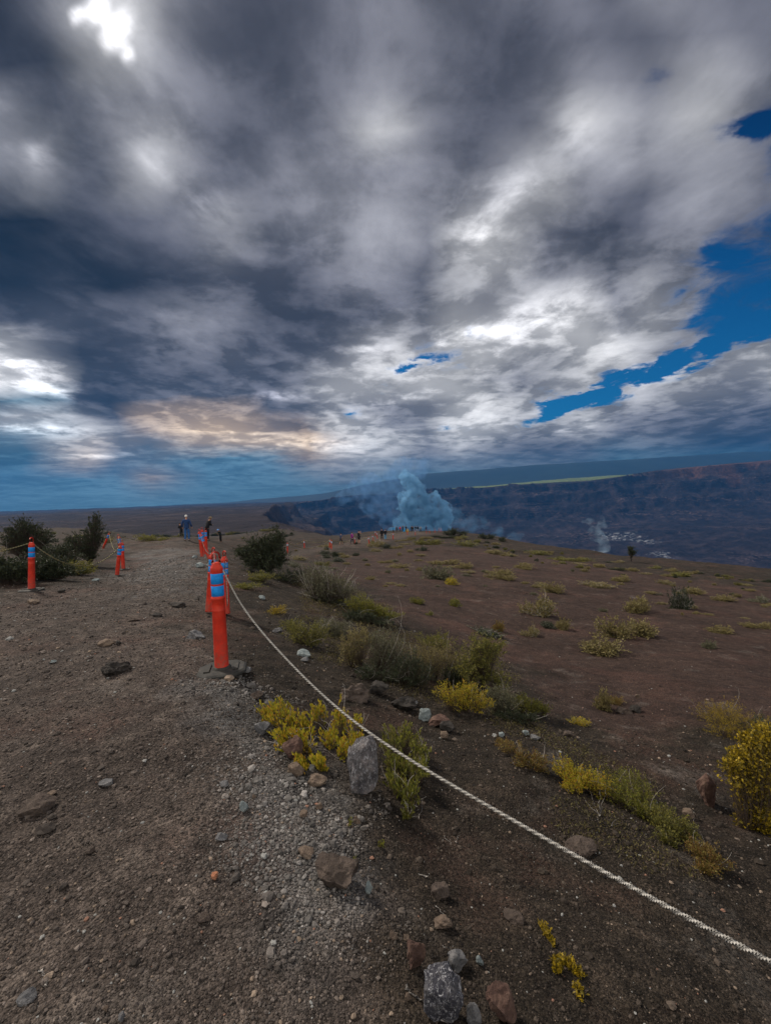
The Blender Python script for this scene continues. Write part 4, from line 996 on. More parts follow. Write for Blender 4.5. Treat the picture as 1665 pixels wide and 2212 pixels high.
# ------------------------------------------------------------------ loose gravel and cinders
def gravel(n, sub, rmin, rmax, name, big=1.0, seed=1, slope_only=False):
    g = np.random.default_rng(seed); V0, F0 = ICO[sub] if sub else ICO[1]
    r = np.exp(g.uniform(math.log(rmin), math.log(rmax), n)); th = np.radians(g.uniform(-60, 60, n)); x = r * np.sin(th); y = r * np.cos(th)
    wd = 0.1 + .04 * r
    pm = sstep(-wd, wd, sdf(PATH, x, y) + fbm(x, y, 2.2, 3, 71) * wd); bm_ = sstep(-.35, .35, sdf(BERM, x, y) + fbm(x, y, 1.8, 4, 75) * .9)
    bm_ = np.maximum(bm_, sstep(-1, 1, sdf(BLUEG, x, y))); fm = sstep(-.3, .3, sdf(FIELD, x, y)) * (1 - pm)
    keep = g.uniform(0, 1, n) < (.55 + .45 * bm_ - .40 * fm)
    if slope_only: keep &= (pm < .3) & (fm < .3) & (x > -2.2)
    x, y, r, pm, bm_, fm = [a[keep] for a in (x, y, r, pm, bm_, fm)]; n = len(x)
    sz = .0029 * (r / 1.3) ** .60 * np.exp(g.normal(0, .36, n)) * (1 + .25 * bm_) * (1 - .25 * (1 - pm) * (1 - bm_)) * big
    sz = np.clip(sz, .0015, .045)
    z = zf(x, y)
    k = len(V0); jit = g.uniform(.72, 1.28, (n, k, 1)); sc3 = np.stack([g.uniform(.8, 1.35, n), g.uniform(.7, 1.1, n), g.uniform(.55, .85, n)], 1)
    V = V0[None] * jit * sc3[:, None] * sz[:, None, None]
    a = g.uniform(0, 6.28, n); c, s_ = np.cos(a)[:, None], np.sin(a)[:, None]
    V = np.stack([V[..., 0] * c - V[..., 1] * s_, V[..., 0] * s_ + V[..., 1] * c, V[..., 2]], -1)
    V += np.stack([x, y, z + sz * .28], 1)[:, None]
    F_ = (F0[None] + (np.arange(n) * k)[:, None, None]).reshape(-1, 3)
    base = np.array([.038, .030, .024]) * (1 - pm)[:, None] + np.array([.074, .061, .053]) * pm[:, None]
    base = base * (1 - bm_)[:, None] + np.array([.115, .108, .102]) * bm_[:, None]
    base = base * (1 - fm)[:, None] + np.array([.060, .040, .034]) * fm[:, None]
    base = base * np.exp(g.normal(0, .42, n))[:, None]
    o = g.uniform(0, 1, n); base[o < .03] = np.array([.22, .17, .13]) * g.uniform(.5, 1.2, ((o < .03).sum(), 1)); base[(o > .03) & (o < .036)] = (.22, .12, .085); base[(o > .036) & (o < .052)] = (.24, .24, .23)
    me = mesh_np(name, V.reshape(-1, 3), F_, [M_grav], smooth=False, cols=np.repeat(np.clip(base, .008, .5), k, 0))
    return tag(link(name, me), kind='stuff')
M_grav = mat('loose_stones', (.1, .1, .1), .9, .2); N = NT(M_grav.node_tree); at = N.new('ShaderNodeAttribute', attribute_name='Col')
n_ = N.noise(N.new('ShaderNodeNewGeometry').outputs['Position'], 300, 3, .6); N.link(N.vmath('MULTIPLY', at.outputs['Color'], N.comb(*[N.maprange(n_, .3, .7, .7, 1.3)] * 3)), N.n['Principled BSDF'].inputs['Base Color'])
gravel(190000, 0, 1.0, 20, 'gravel', seed=2)
gravel(5500, 2, 1.05, 9, 'gravel', big=1.75, seed=3)
gravel(420, 2, 1.3, 26, 'gravel', big=3.6, seed=6)

gravel(5200, 2, 2.0, 13, 'clods', big=2.3, seed=9, slope_only=True)

# ------------------------------------------------------------------ plants
def leafmat(name, cols, tr=.25):
    m = bpy.data.materials.new(name); m.use_nodes = True; N = NT(m.node_tree); b = N.n['Principled BSDF']
    ri = N.new('ShaderNodeNewGeometry').outputs['Random Per Island']
    st = [(i / (len(cols) - 1), c) for i, c in enumerate(cols)]
    c = N.ramp(ri, st).outputs[0]
    N.link(c, b.inputs['Base Color']); b.inputs['Roughness'].default_value = .55; b.inputs['Specular IOR Level'].default_value = .3
    t = N.new('ShaderNodeBsdfTranslucent'); N.link(c, t.inputs[0]); mx = N.new('ShaderNodeMixShader'); mx.inputs[0].default_value = tr
    N.link(b.outputs[0], mx.inputs[1]); N.link(t.outputs[0], mx.inputs[2]); N.link(mx.outputs[0], N.n['Material Output'].inputs[0])
    return m
LM = {'yellow': leafmat('yellow_green_leaf', [(.13, .14, .015), (.30, .28, .018), (.42, .35, .025), (.46, .33, .03), (.38, .17, .025)], .3),
      'lime': leafmat('lime_leaf', [(.06, .07, .018), (.14, .15, .024), (.27, .26, .035), (.10, .10, .02), (.17, .13, .04)], .3),
      'gold': leafmat('golden_leaf', [(.14, .11, .012), (.34, .24, .014), (.46, .32, .018), (.09, .08, .015), (.25, .17, .02)], .3),
      'olive': leafmat('olive_leaf', [(.04, .045, .014), (.13, .13, .03), (.25, .22, .045), (.075, .08, .025)]),
      'dark': leafmat('dark_leaf', [(.012, .018, .010), (.028, .038, .018), (.055, .065, .028), (.02, .028, .018)], .15),
      'grey': leafmat('grey_leaf', [(.04, .045, .03), (.12, .12, .075), (.19, .18, .11), (.08, .08, .04)]),
      'tuft': leafmat('tuft_leaf', [(.09, .08, .03), (.19, .165, .06), (.31, .26, .10), (.14, .11, .05), (.22, .17, .09)]),
      'rust': leafmat('rust_leaf', [(.10, .05, .02), (.20, .11, .03), (.16, .14, .03), (.24, .17, .05)])}
M_twig = mat('brown_twig', (.07, .05, .038), .9); M_dead = mat('bleached_twig', (.40, .37, .34), .9); M_bark = mat('bark', (.05, .042, .036), .95)
def leaves(P, D, L, Wd, g):
    n = len(P); D = D / (np.linalg.norm(D, axis=1)[:, None] + 1e-9)
    S = np.cross(D, g.normal(size=(n, 3))); S /= np.linalg.norm(S, axis=1)[:, None] + 1e-9; Nn = np.cross(S, D)
    L = np.asarray(L)[:, None] if np.ndim(L) else np.full((n, 1), L); Wd = L * Wd
    m1 = P + D * L * .55 + Nn * L * .06
    V = np.stack([P, m1 + S * Wd * .5, P + D * L - Nn * L * .05, m1 - S * Wd * .5], 1).reshape(-1, 3)
    return V, np.arange(4 * n).reshape(n, 4)
def twigs(A_, Bt, r, g, bow=.15, k=5):
    n = len(A_); t = np.linspace(0, 1, k)[None, :, None]; ctrl = (A_ + Bt) / 2 + g.normal(size=(n, 3)) * np.linalg.norm(Bt - A_, axis=1)[:, None] * bow; ctrl[:, 2] += np.linalg.norm(Bt - A_, axis=1) * .06
    P = A_[:, None] * (1 - t) ** 2 + ctrl[:, None] * 2 * t * (1 - t) + Bt[:, None] * t ** 2
    T = np.gradient(P, axis=1); T /= np.linalg.norm(T, axis=2)[..., None] + 1e-9
    a = np.cross(T, np.array([.3, .9, .1])); a /= np.linalg.norm(a, axis=2)[..., None] + 1e-9; b = np.cross(T, a)
    R_ = (np.asarray(r).reshape(-1, 1, 1) if np.ndim(r) else r) * np.linspace(1, .35, k)[None, :, None]
    ang = np.arange(3) * 2.094
    V = P[:, :, None] + R_[..., None] * (np.cos(ang)[None, None, :, None] * a[:, :, None] + np.sin(ang)[None, None, :, None] * b[:, :, None])
    i, j, q = np.meshgrid(np.arange(n), np.arange(k - 1), np.arange(3), indexing='ij'); o = i * k * 3
    F_ = np.stack([o + j * 3 + q, o + j * 3 + (q + 1) % 3, o + (j + 1) * 3 + (q + 1) % 3, o + (j + 1) * 3 + q], -1).reshape(-1, 4)
    return P, V.reshape(-1, 3), F_
def foliage(lobes, nsh, per, ll, lw, seed, up=.6, twr=.0022, root=None, shell=.5, clump=.35, spread=.6, along=0.0):
    """lobes: (cx,cy,cz,rx,ry,rz) in metres about the base; returns leaf and twig arrays"""
    g = np.random.default_rng(seed); lobes = np.array(lobes, float); vol = lobes[:, 3] * lobes[:, 4] * lobes[:, 5]; vol = vol ** .8
    li = g.choice(len(lobes), nsh, p=vol / vol.sum()); lb = lobes[li]
    d = g.normal(size=(nsh, 3)); d /= np.linalg.norm(d, axis=1)[:, None]
    rr = g.uniform(shell ** 3, 1, nsh)[:, None] ** (1 / 3)
    rr *= (1 + (vn(d[:, 0] * 2.6 + li * 3.1 + seed, d[:, 1] * 2.6 + d[:, 2] * 2.9, seed) * 1.3) + np.maximum(g.normal(0, .13, nsh), -.2))[:, None]
    tip = lb[:, :3] + d * lb[:, 3:6] * rr; tip[:, 2] = np.maximum(tip[:, 2], .006)
    if root is None: rt = np.stack([lb[:, 0] * .75 + g.normal(0, .12, nsh) * lb[:, 3], lb[:, 1] * .75 + g.normal(0, .12, nsh) * lb[:, 4], np.zeros(nsh)], 1)
    else: rt = np.array(root)[None] * np.ones((nsh, 1)) + (lb[:, :3] - np.array(root)[None]) * g.uniform(.25, .8, (nsh, 1)); 
    P, TV, TF = twigs(rt, tip, twr, g)
    # leaves ride the outer part of each shoot
    tt = g.uniform(.52, 1.0, (nsh, per)) ** .8; kk = P.shape[1] - 1
    f_ = tt * kk; i0 = np.clip(f_.astype(int), 0, kk - 1); fr = (f_ - i0)[..., None]; rows = np.arange(nsh)[:, None]
    Q = P[rows, i0] * (1 - fr) + P[rows, i0 + 1] * fr; ax = P[rows, i0 + 1] - P[rows, i0]; ax /= np.linalg.norm(ax, axis=2)[..., None] + 1e-9
    seg = ll * per * .12
    Qa = Q
    Q = P[:, -1][:, None] - (P[:, -1] - P[:, -2])[:, None] / (np.linalg.norm(P[:, -1] - P[:, -2], axis=1)[:, None, None] + 1e-9) * g.uniform(0, max(seg, ll * clump * 6), (nsh, per, 1)) * 1.0 + g.normal(0, ll * .15, (nsh, per, 3))
    if along: Q = np.where(g.uniform(0, 1, (nsh, per, 1)) < along, Qa + g.normal(0, ll * .5, (nsh, per, 3)), Q)
    D = ax * .7 + np.array([0, 0, up]) + g.normal(0, spread, (nsh, per, 3))
    Q[..., 2] = np.maximum(Q[..., 2], .003)
    LV, LF = leaves(Q.reshape(-1, 3), D.reshape(-1, 3), ll * g.uniform(.65, 1.25, nsh * per), lw, g)
    return LV, LF, TV, TF
def follow(V, p):                              # drape a low plant over the real ground around its base
    V = V.copy(); V[:, 2] += zf(V[:, 0] + p.x, V[:, 1] + p.y) - p.z; return V
def plant(name, cat, label, base, lobes_px, kind, nsh, per, ll, lw=.38, up=.6, twr=.002, depth=.8, trunk=False, wood=None, Y=None, group=None, drape=False, parts=('foliage', 'twigs'), shell=.5, spread=.6, extra_dead=0, along=0.0):
    """lobes_px: (photo x, photo y, half width, half height) about the stem base"""
    p, Yb = G(*base)
    if Y: q = pt(base[0], base[1], Y); p = Vector((q[0], q[1], z1(q[0], q[1]))); Yb = Y
    s_ = scl(Yb); seed = int(base[0] * 3 + base[1]); g = np.random.default_rng(seed)
    L = []
    for (lx, ly, hw, hh) in lobes_px:
        q = pt(lx, ly, Yb); dy = g.uniform(-.25, .35) * hw * s_
        if drape:                               # low lobes sit on the ground behind or before the base
            pq, Yq = G(lx, ly + hh); sq_ = scl(Yq); hgt = 2 * hh * sq_
            L.append((pq.x - p.x, pq.y - p.y, hgt * .45, hw * sq_, hw * sq_ * depth, hgt * .55))
        else: L.append((q[0] - p.x, dy, q[2] - p.z, hw * s_, hw * s_ * depth, hh * s_))
    LV, LF, TV, TF = foliage(L, nsh, per, ll, lw, seed, up, twr, root=(0, 0, .05) if trunk else None, shell=shell, spread=spread, along=along)
    if drape: LV, TV = follow(LV, p), follow(TV, p)
    r = link(name, None, loc=p); tag(r, label, cat, group)
    link(parts[0], mesh_np(parts[0], LV, LF, [LM[kind]], smooth=False), r)
    mb = MB().add(TV, TF)
    link(parts[1], mb.build(parts[1], [wood or M_twig]), r)
    if trunk:
        tb = MB()
        for l in L:
            e = np.array(l[:3]); m_ = e * .5 + np.array([g.normal(0, .03), g.normal(0, .03), -.04]); h0 = max(.012, s_ * 2.2)
            Pp = [np.array([0, 0, -.05]) * 1.0, e * .18 + np.array([0, 0, .06]), m_, e]; tb.add(*tube(Pp, [h0, h0 * .8, h0 * .5, h0 * .2], 7))
        link('trunk', tb.build('trunk', [M_bark]), r)
    if extra_dead:
        A_ = np.zeros((extra_dead, 3)); li = g.integers(0, len(L), extra_dead); lb = np.array(L)[li]; A_[:, :2] = lb[:, :2]
        Bt = lb[:, :3] + g.normal(size=(extra_dead, 3)) * lb[:, 3:6] * .75; Bt[:, 2] = np.abs(Bt[:, 2]) + lb[:, 5] * .5
        _, DV, DF = twigs(A_, Bt, twr * 1.6, g, .22, 7)
        if drape: DV = follow(DV, p)
        link('dead_branch', MB().add(DV, DF).build('dead_branch', [M_dead]), r)
    return r
# -- near plants
plant('leafy_shrub', 'plant', 'bright yellow-green leafy plant sprawling left of the upright grey block', (700,1660),
      [(610,1540,34,24),(575,1530,18,14),(660,1560,22,24),(690,1540,20,24),(735,1550,22,36),(715,1590,25,20),(775,1555,14,16),(620,1590,32,22),(655,1600,26,24),(745,1610,26,26),(770,1590,18,22)],
      'yellow', 620, 11, .027, .40, up=1.0, twr=.0014, depth=.9, drape=True, spread=.42, shell=.2, extra_dead=60)
plant('leafy_shrub', 'plant', 'yellow shoots in front of the sprawling plant, near the tan pebble-sized rock', (700,1680), [(690,1645,20,18),(650,1640,16,13),(640,1655,10,10)], 'yellow', 70, 12, .029, .40, up=1.0, twr=.0016, drape=True, spread=.42, shell=.1)
plant('leafy_shrub', 'plant', 'green leafy plant growing against the right side of the upright grey block', (870,1770),
      [(850,1600,28,26),(880,1590,26,28),(905,1620,24,24),(855,1640,32,26),(895,1660,30,28),(850,1680,24,26),(885,1705,28,24),(915,1650,16,22),(880,1750,16,18)],
      'lime', 560, 12, .026, .34, up=.9, twr=.0013, depth=.8, drape=True, spread=.5, shell=.2, extra_dead=45)
for (a, b, w, lb) in [(755,1785,10,'tiny yellow sprout below the green leafy plant'),(823,1832,8,'tiny yellow-green sprout alone on black cinders'),(766,1862,6,'smallest yellow sprout above the large tan-brown rock')]:
    plant('sprout', 'plant', lb, (a, b), [(a, b - w, w, w)], 'lime', 9, 8, .012, .45, up=.8, twr=.001, shell=.1)
plant('gold_sprig', 'plant', 'upper branch of golden leaves trailing over black cinders', (1195,2040), [(1172,1995,9,9),(1178,2008,9,9),(1186,2020,9,9),(1192,2032,7,7)], 'gold', 60, 7, .015, .5, up=.3, twr=.0012, drape=True, shell=.05)
plant('gold_sprig', 'plant', 'lower forked branch of golden leaves trailing over black cinders', (1215,2090), [(1203,2070,9,14),(1200,2090,9,14),(1225,2070,9,10),(1240,2085,10,10),(1252,2098,10,10),(1252,2135,11,11),(1247,2150,9,8)], 'gold', 105, 7, .016, .5, up=.3, twr=.0012, drape=True, shell=.05)
# -- shrubs on the slope
def S(label, base, lobes, kind, nsh, ll=.02, per=9, name='shrub', **k):
    k.setdefault('lw', .42); k.setdefault('spread', .8); k.setdefault('shell', .35); k['twr'] = k.get('twr', .002) * .6; k['extra_dead'] = k.get('extra_dead', 6)
    lobes = [(a, b, c * 1.15, d * 1.12) for a, b, c, d in lobes]
    return plant(name, 'shrub', label, base, lobes, kind, int(nsh * 1.35), 12, ll * 1.1, along=.6, **k)
S('long yellow-green bush beyond the rope, left part with orange tips', (1260,1722), [(1220,1655,24,26),(1250,1675,30,24),(1290,1690,30,24),(1235,1690,22,18)], 'yellow', 420, .013, per=10, drape=True, extra_dead=14, twr=.0014)
S('bright yellow-green bush beyond the rope next to the bleached twigs', (1360,1760), [(1330,1690,28,26),(1370,1685,28,22),(1345,1715,34,24),(1390,1715,26,26),(1385,1745,28,18)], 'lime', 480, .013, per=10, drape=True, extra_dead=20, twr=.0014)
S('dark olive bush below the bright yellow-green one at the hollow', (1445,1815), [(1420,1755,28,24),(1450,1780,30,26),(1485,1790,20,22),(1440,1805,20,16)], 'olive', 420, .013, drape=True, twr=.0014)
S('brownish thin bush lowest of the line beyond the rope', (1525,1885), [(1510,1835,24,18),(1540,1850,28,20),(1520,1870,26,14)], 'rust', 260, .012, drape=True, twr=.0012, extra_dead=12)
S('dark bush with rusty twigs left of the long yellow-green bush', (1150,1665), [(1125,1635,20,18),(1160,1640,24,20),(1100,1610,22,12),(1080,1600,14,8)], 'rust', 260, .013, drape=True, extra_dead=12, twr=.0013)
S('golden broom-like bush at the right edge above the big leafy one', (1590,1600), [(1530,1535,26,18),(1565,1530,30,20),(1600,1555,34,22),(1560,1565,34,20),(1640,1560,26,20)], 'gold', 620, .014, lw=.22, per=10, drape=True, extra_dead=24, up=.9, twr=.0014)
S('large golden-leaved shrub cut off by the right edge of the picture', (1650,1790), [(1592,1628,20,13),(1618,1598,20,16),(1650,1585,22,18),(1580,1658,14,9),(1612,1650,24,20),(1650,1640,26,26),(1630,1692,24,20),(1668,1700,26,28),(1606,1735,14,14),(1632,1745,24,24),(1668,1762,26,30),(1608,1778,16,12),(1640,1790,20,14),(1705,1620,26,24),(1720,1680,34,30),(1760,1640,26,26),(1715,1745,36,30),(1770,1710,32,30),(1790,1765,26,24)], 'gold', 2000, .021, lw=.62, up=.25, depth=.9, twr=.002, spread=.9, extra_dead=1)
S('dark shrub behind the large golden one at the right edge', (1665,1610), [(1650,1570,30,24),(1670,1600,30,24)], 'dark', 240, .018, drape=True)
S('pale-leaved shrub at the left end of the mid-slope thicket', (770,1440), [(755,1395,22,30),(780,1370,24,24),(765,1425,22,16)], 'tuft', 300, .018, per=8, lw=.5, trunk=False)
S('grey-green rounded shrub behind the pale-leaved one', (835,1450), [(820,1385,34,30),(850,1395,32,28),(815,1420,28,24),(860,1425,28,22)], 'grey', 480, .018, extra_dead=22)
S('dark hollow-looking shrub in the middle of the thicket', (880,1480), [(865,1440,28,28),(900,1455,32,24),(890,1425,20,16)], 'dark', 360, .018)
S('broad olive-yellow shrub in the middle of the thicket', (940,1470), [(895,1415,32,24),(935,1410,34,24),(975,1425,30,26),(920,1440,30,24),(1000,1440,22,22)], 'tuft', 620, .016, per=9, extra_dead=12)
S('low bright yellow-green shrub on the field side of the thicket', (940,1402), [(925,1385,22,14),(955,1378,20,14),(950,1395,26,10)], 'lime', 220, .020, up=1.0)
S('tall dark olive shrub standing highest in the thicket', (1040,1500), [(1040,1385,30,18),(1065,1400,24,16),(1035,1420,38,26),(1010,1450,30,30),(1050,1455,34,34),(1080,1470,22,24),(1085,1390,12,12)], 'olive', 700, .020, lw=.5, per=8, trunk=True)
S('yellow shrub at the front foot of the thicket', (1000,1540), [(965,1495,24,18),(1000,1510,32,22),(1040,1520,28,20),(1010,1490,22,14)], 'yellow', 440, .014, per=10, drape=False)
S('grey-green feathery shrub right of the yellow one in the thicket', (1085,1545), [(1070,1500,28,26),(1095,1515,24,24)], 'grey', 320, .016)
S('yellow-green shrub at the right end of the thicket', (1145,1545), [(1125,1515,22,18),(1155,1525,24,14),(1175,1530,14,9)], 'lime', 280, .015, extra_dead=8)
S('twiggy grey shrub with bleached branches below the large dark shrub', (700,1300), [(680,1245,34,26),(715,1255,36,26),(745,1270,28,20),(690,1275,30,16)], 'grey', 620, .030, lw=.5, extra_dead=60, twr=.005)
S('long green shrub trailing down toward the red cinder field', (800,1340), [(770,1300,26,14),(795,1310,26,12),(820,1322,26,11),(845,1332,20,9)], 'lime', 460, .030, drape=False, extra_dead=6, twr=.004)
S('dark low growth under the twiggy grey shrub', (740,1310), [(720,1300,34,12),(760,1305,30,12),(690,1295,24,10)], 'dark', 300, .03, twr=.004)
S('sparse yellow-flecked shrub on the bank above the flat pale blue stone', (665,1392), [(645,1360,28,18),(685,1365,26,20),(665,1385,34,12)], 'olive', 330, .02, extra_dead=14, twr=.002)
S('little golden clump on the bank right of the nearest post', (600,1328), [(598,1320,22,7)], 'gold', 90, .02)
S('small olive clump left of the sparse bank shrub', (630,1360), [(630,1350,20,12)], 'olive', 90, .02)
S('large dark rounded shrub beside the path bank', (580,1240), [(535,1190,24,20),(560,1180,26,24),(590,1175,26,26),(600,1160,16,18),(575,1205,38,24),(605,1205,14,26),(545,1212,28,14),(520,1195,14,12)], 'dark', 1500, .045, lw=.5, per=9, trunk=True, twr=.005, depth=.9)
S('small yellowish shrub at the foot of the large dark shrub', (560,1258), [(565,1246,26,10),(545,1252,18,7)], 'olive', 170, .03)
S('low olive clump on the bank below the large dark shrub', (535,1272), [(530,1265,34,6)], 'olive', 120, .03)
S('dark low brush at the head of the bank below the large dark shrub', (640,1262), [(615,1245,26,12),(645,1240,26,14),(660,1255,22,10)], 'dark', 260, .032, twr=.004, extra_dead=12)
S('dark scrub hugging the bank beneath the trailing green shrub', (790,1345), [(765,1325,26,10),(800,1335,26,9),(830,1345,20,8)], 'dark', 260, .028, twr=.003, extra_dead=10)
S('dark grey scrub linking the bank shrubs to the mid-slope thicket', (725,1375), [(705,1350,26,14),(735,1355,26,16),(720,1370,24,9)], 'grey', 300, .022, twr=.002, extra_dead=16)
S('dark low growth at the left foot of the mid-slope thicket', (810,1470), [(790,1450,24,12),(830,1460,28,11),(860,1475,24,9)], 'dark', 300, .016, extra_dead=14)
S('dark low growth at the right foot of the mid-slope thicket', (1110,1560), [(1085,1545,26,10),(1120,1550,26,11),(1150,1555,20,8)], 'dark', 260, .015, extra_dead=12)
S('ragged dark shrub between the olive-yellow and tall dark shrubs', (985,1485), [(975,1455,22,18),(995,1465,22,16),(965,1475,20,10)], 'dark', 280, .017, extra_dead=12)
# -- left thicket
def T_(label, base, lobes, kind, nsh, ll, **k): return plant('small_tree', 'tree', label, base, lobes, kind, nsh, 9, ll, trunk=True, twr=.006, parts=('crown', 'twigs'), **k)
T_('narrow dark tree standing by the left rope', (198,1222), [(204,1118,13,12),(206,1140,18,16),(192,1160,22,14),(160,1165,18,14),(210,1165,16,14),(185,1182,30,16),(150,1180,20,13),(200,1200,18,10)], 'dark', 1300, .05, lw=.5)
T_('dark spreading tree at the far left behind the rope', (50,1218), [(46,1125,16,12),(30,1145,26,14),(62,1140,24,14),(45,1162,40,16),(90,1150,22,14),(105,1165,18,14),(20,1175,26,14),(70,1180,34,16)], 'dark', 1500, .055, lw=.5)
S('dark bush between the two dark trees on the left', (120,1225), [(105,1195,34,18),(135,1185,22,16),(140,1208,30,14)], 'dark', 520, .045, lw=.5, twr=.005)
S('low leafy bush at the left edge below the rope', (20,1262), [(10,1225,34,22),(45,1232,30,18),(-10,1240,24,18)], 'dark', 700, .045, lw=.5, twr=.005)
S('leafy dark green bush directly right of the left post', (110,1252), [(95,1228,30,18),(130,1232,32,14),(105,1215,26,14)], 'dark', 600, .045, lw=.5, twr=.005)
S('yellowish low bush under the sagging left rope', (165,1242), [(150,1226,28,12),(180,1232,26,9)], 'olive', 320, .04, lw=.5, twr=.004)
S('yellow-topped clump in front of the far left tree', (30,1195), [(28,1185,20,9)], 'tuft', 140, .045, twr=.004)
S('small dry clump beside the tilted left post', (238,1172), [(236,1166,12,6)], 'tuft', 60, .05, twr=.004)
S('dark brush behind the narrow tree', (245,1162), [(240,1152,22,9),(215,1150,14,8)], 'dark', 160, .07, twr=.006)
S('olive brush along the rope left of the walker in blue', (330,1168), [(315,1162,26,5),(350,1165,22,4)], 'olive', 150, .07, twr=.006)
# -- skyline
T_('lone spindly tree standing on the crater rim', (1362,1213), [(1361,1184,6,5),(1366,1192,7,4),(1358,1191,4,3)], 'dark', 90, .16)
S('dark brush on the rim right of the last orange posts', (985,1157), [(978,1148,14,9),(1000,1152,12,6),(965,1152,8,5)], 'dark', 260, .16, twr=.02)
S('dark pair of bushes on the rim further right', (1050,1164), [(1042,1158,10,6),(1060,1160,10,6)], 'dark', 160, .14, twr=.02)
S('small dark bush on the rim past the dark pair', (1085,1170), [(1084,1166,8,5)], 'dark', 70, .14, twr=.02)

# -- ground cover: fine dry litter and seedlings through the thicket band
g = np.random.default_rng(77)
BAND = Gw([(600,1330),(640,1250),(700,1240),(800,1290),(880,1350),(960,1380),(1100,1440),(1200,1540),(1300,1620),(1450,1720),(1580,1840),(1500,1900),(1350,1790),(1180,1690),(1020,1590),(900,1520),(780,1450),(680,1400)])
bx_ = np.array(BAND); n0 = 9000
X = g.uniform(bx_[:, 0].min(), bx_[:, 0].max(), n0 * 3); Y_2 = np.exp(g.uniform(math.log(bx_[:, 1].min()), math.log(bx_[:, 1].max()), n0 * 3))
kp = (sdf(BAND, X, Y_2) + fbm(X, Y_2, .9, 3, 88) * .8 > 0) & (vn(X * 1.6, Y_2 * 1.6, 89) > -.12); X, Y_2 = X[kp], Y_2[kp]; n_c = len(X)
Zc = zf(X, Y_2); Rc = np.hypot(X, Y_2); Pc_ = np.stack([X, Y_2, Zc], 1); per = 7
Q = np.repeat(Pc_, per, 0) + g.normal(0, 1, (n_c * per, 3)) * np.repeat(.008 + .006 * Rc, per)[:, None] * np.array([1, 1, .4]); Q[:, 2] = np.maximum(Q[:, 2], np.repeat(Zc, per))
D = g.normal(0, .7, (n_c * per, 3)) + np.array([0, 0, .6])
LV, LF = leaves(Q, D, (.012 + .0022 * np.repeat(Rc, per)) * g.uniform(.6, 1.3, n_c * per), .35, g)
tag(link('ground_cover', mesh_np('ground_cover', LV, LF, [leafmat('low_cover_leaf', [(.03, .028, .018), (.09, .075, .035), (.16, .14, .04), (.07, .045, .03), (.12, .10, .07)])], smooth=False)), kind='stuff')

# -- tufts and cushions dotted over the red cinder field
protos = []
for i in range(7):
    g = np.random.default_rng(200 + i); nl = g.integers(2, 6)
    lob = [(g.uniform(-.34, .34), g.uniform(-.25, .25), .12, g.uniform(.16, .30), g.uniform(.14, .26), g.uniform(.12, .34)) for _ in range(nl)]
    LV, LF, TV, TF = foliage(lob, 210, 12, .055, .42, 300 + i, up=.6, twr=.005, spread=.8, shell=.3, along=.5)
    protos.append((LV, LF, TV, TF))
pm = {}
def tuft(px, py, w, h, kind, label, i=None, cat='shrub', grp='low clumps scattered over the red cinder field'):
    p, Y = G(px, py); s_ = scl(Y); i = int(px * 3 + py) % 7 if i is None else i
    if (i, kind) not in pm:
        LV, LF, TV, TF = protos[i]; pm[(i, kind)] = MB().add(LV, LF, 0).add(TV, TF, 1).build('cushion_shrub', [LM[kind], M_dead if i % 3 == 0 else M_twig], smooth=False)
    o = link('cushion_shrub', pm[(i, kind)], loc=p, rot=(0, 0, random.uniform(-.6, .6)), sc=(w * s_ * 1.45, w * s_ * 1.2, max(h * s_ / .43, .10)))
    return tag(o, label, cat, grp)
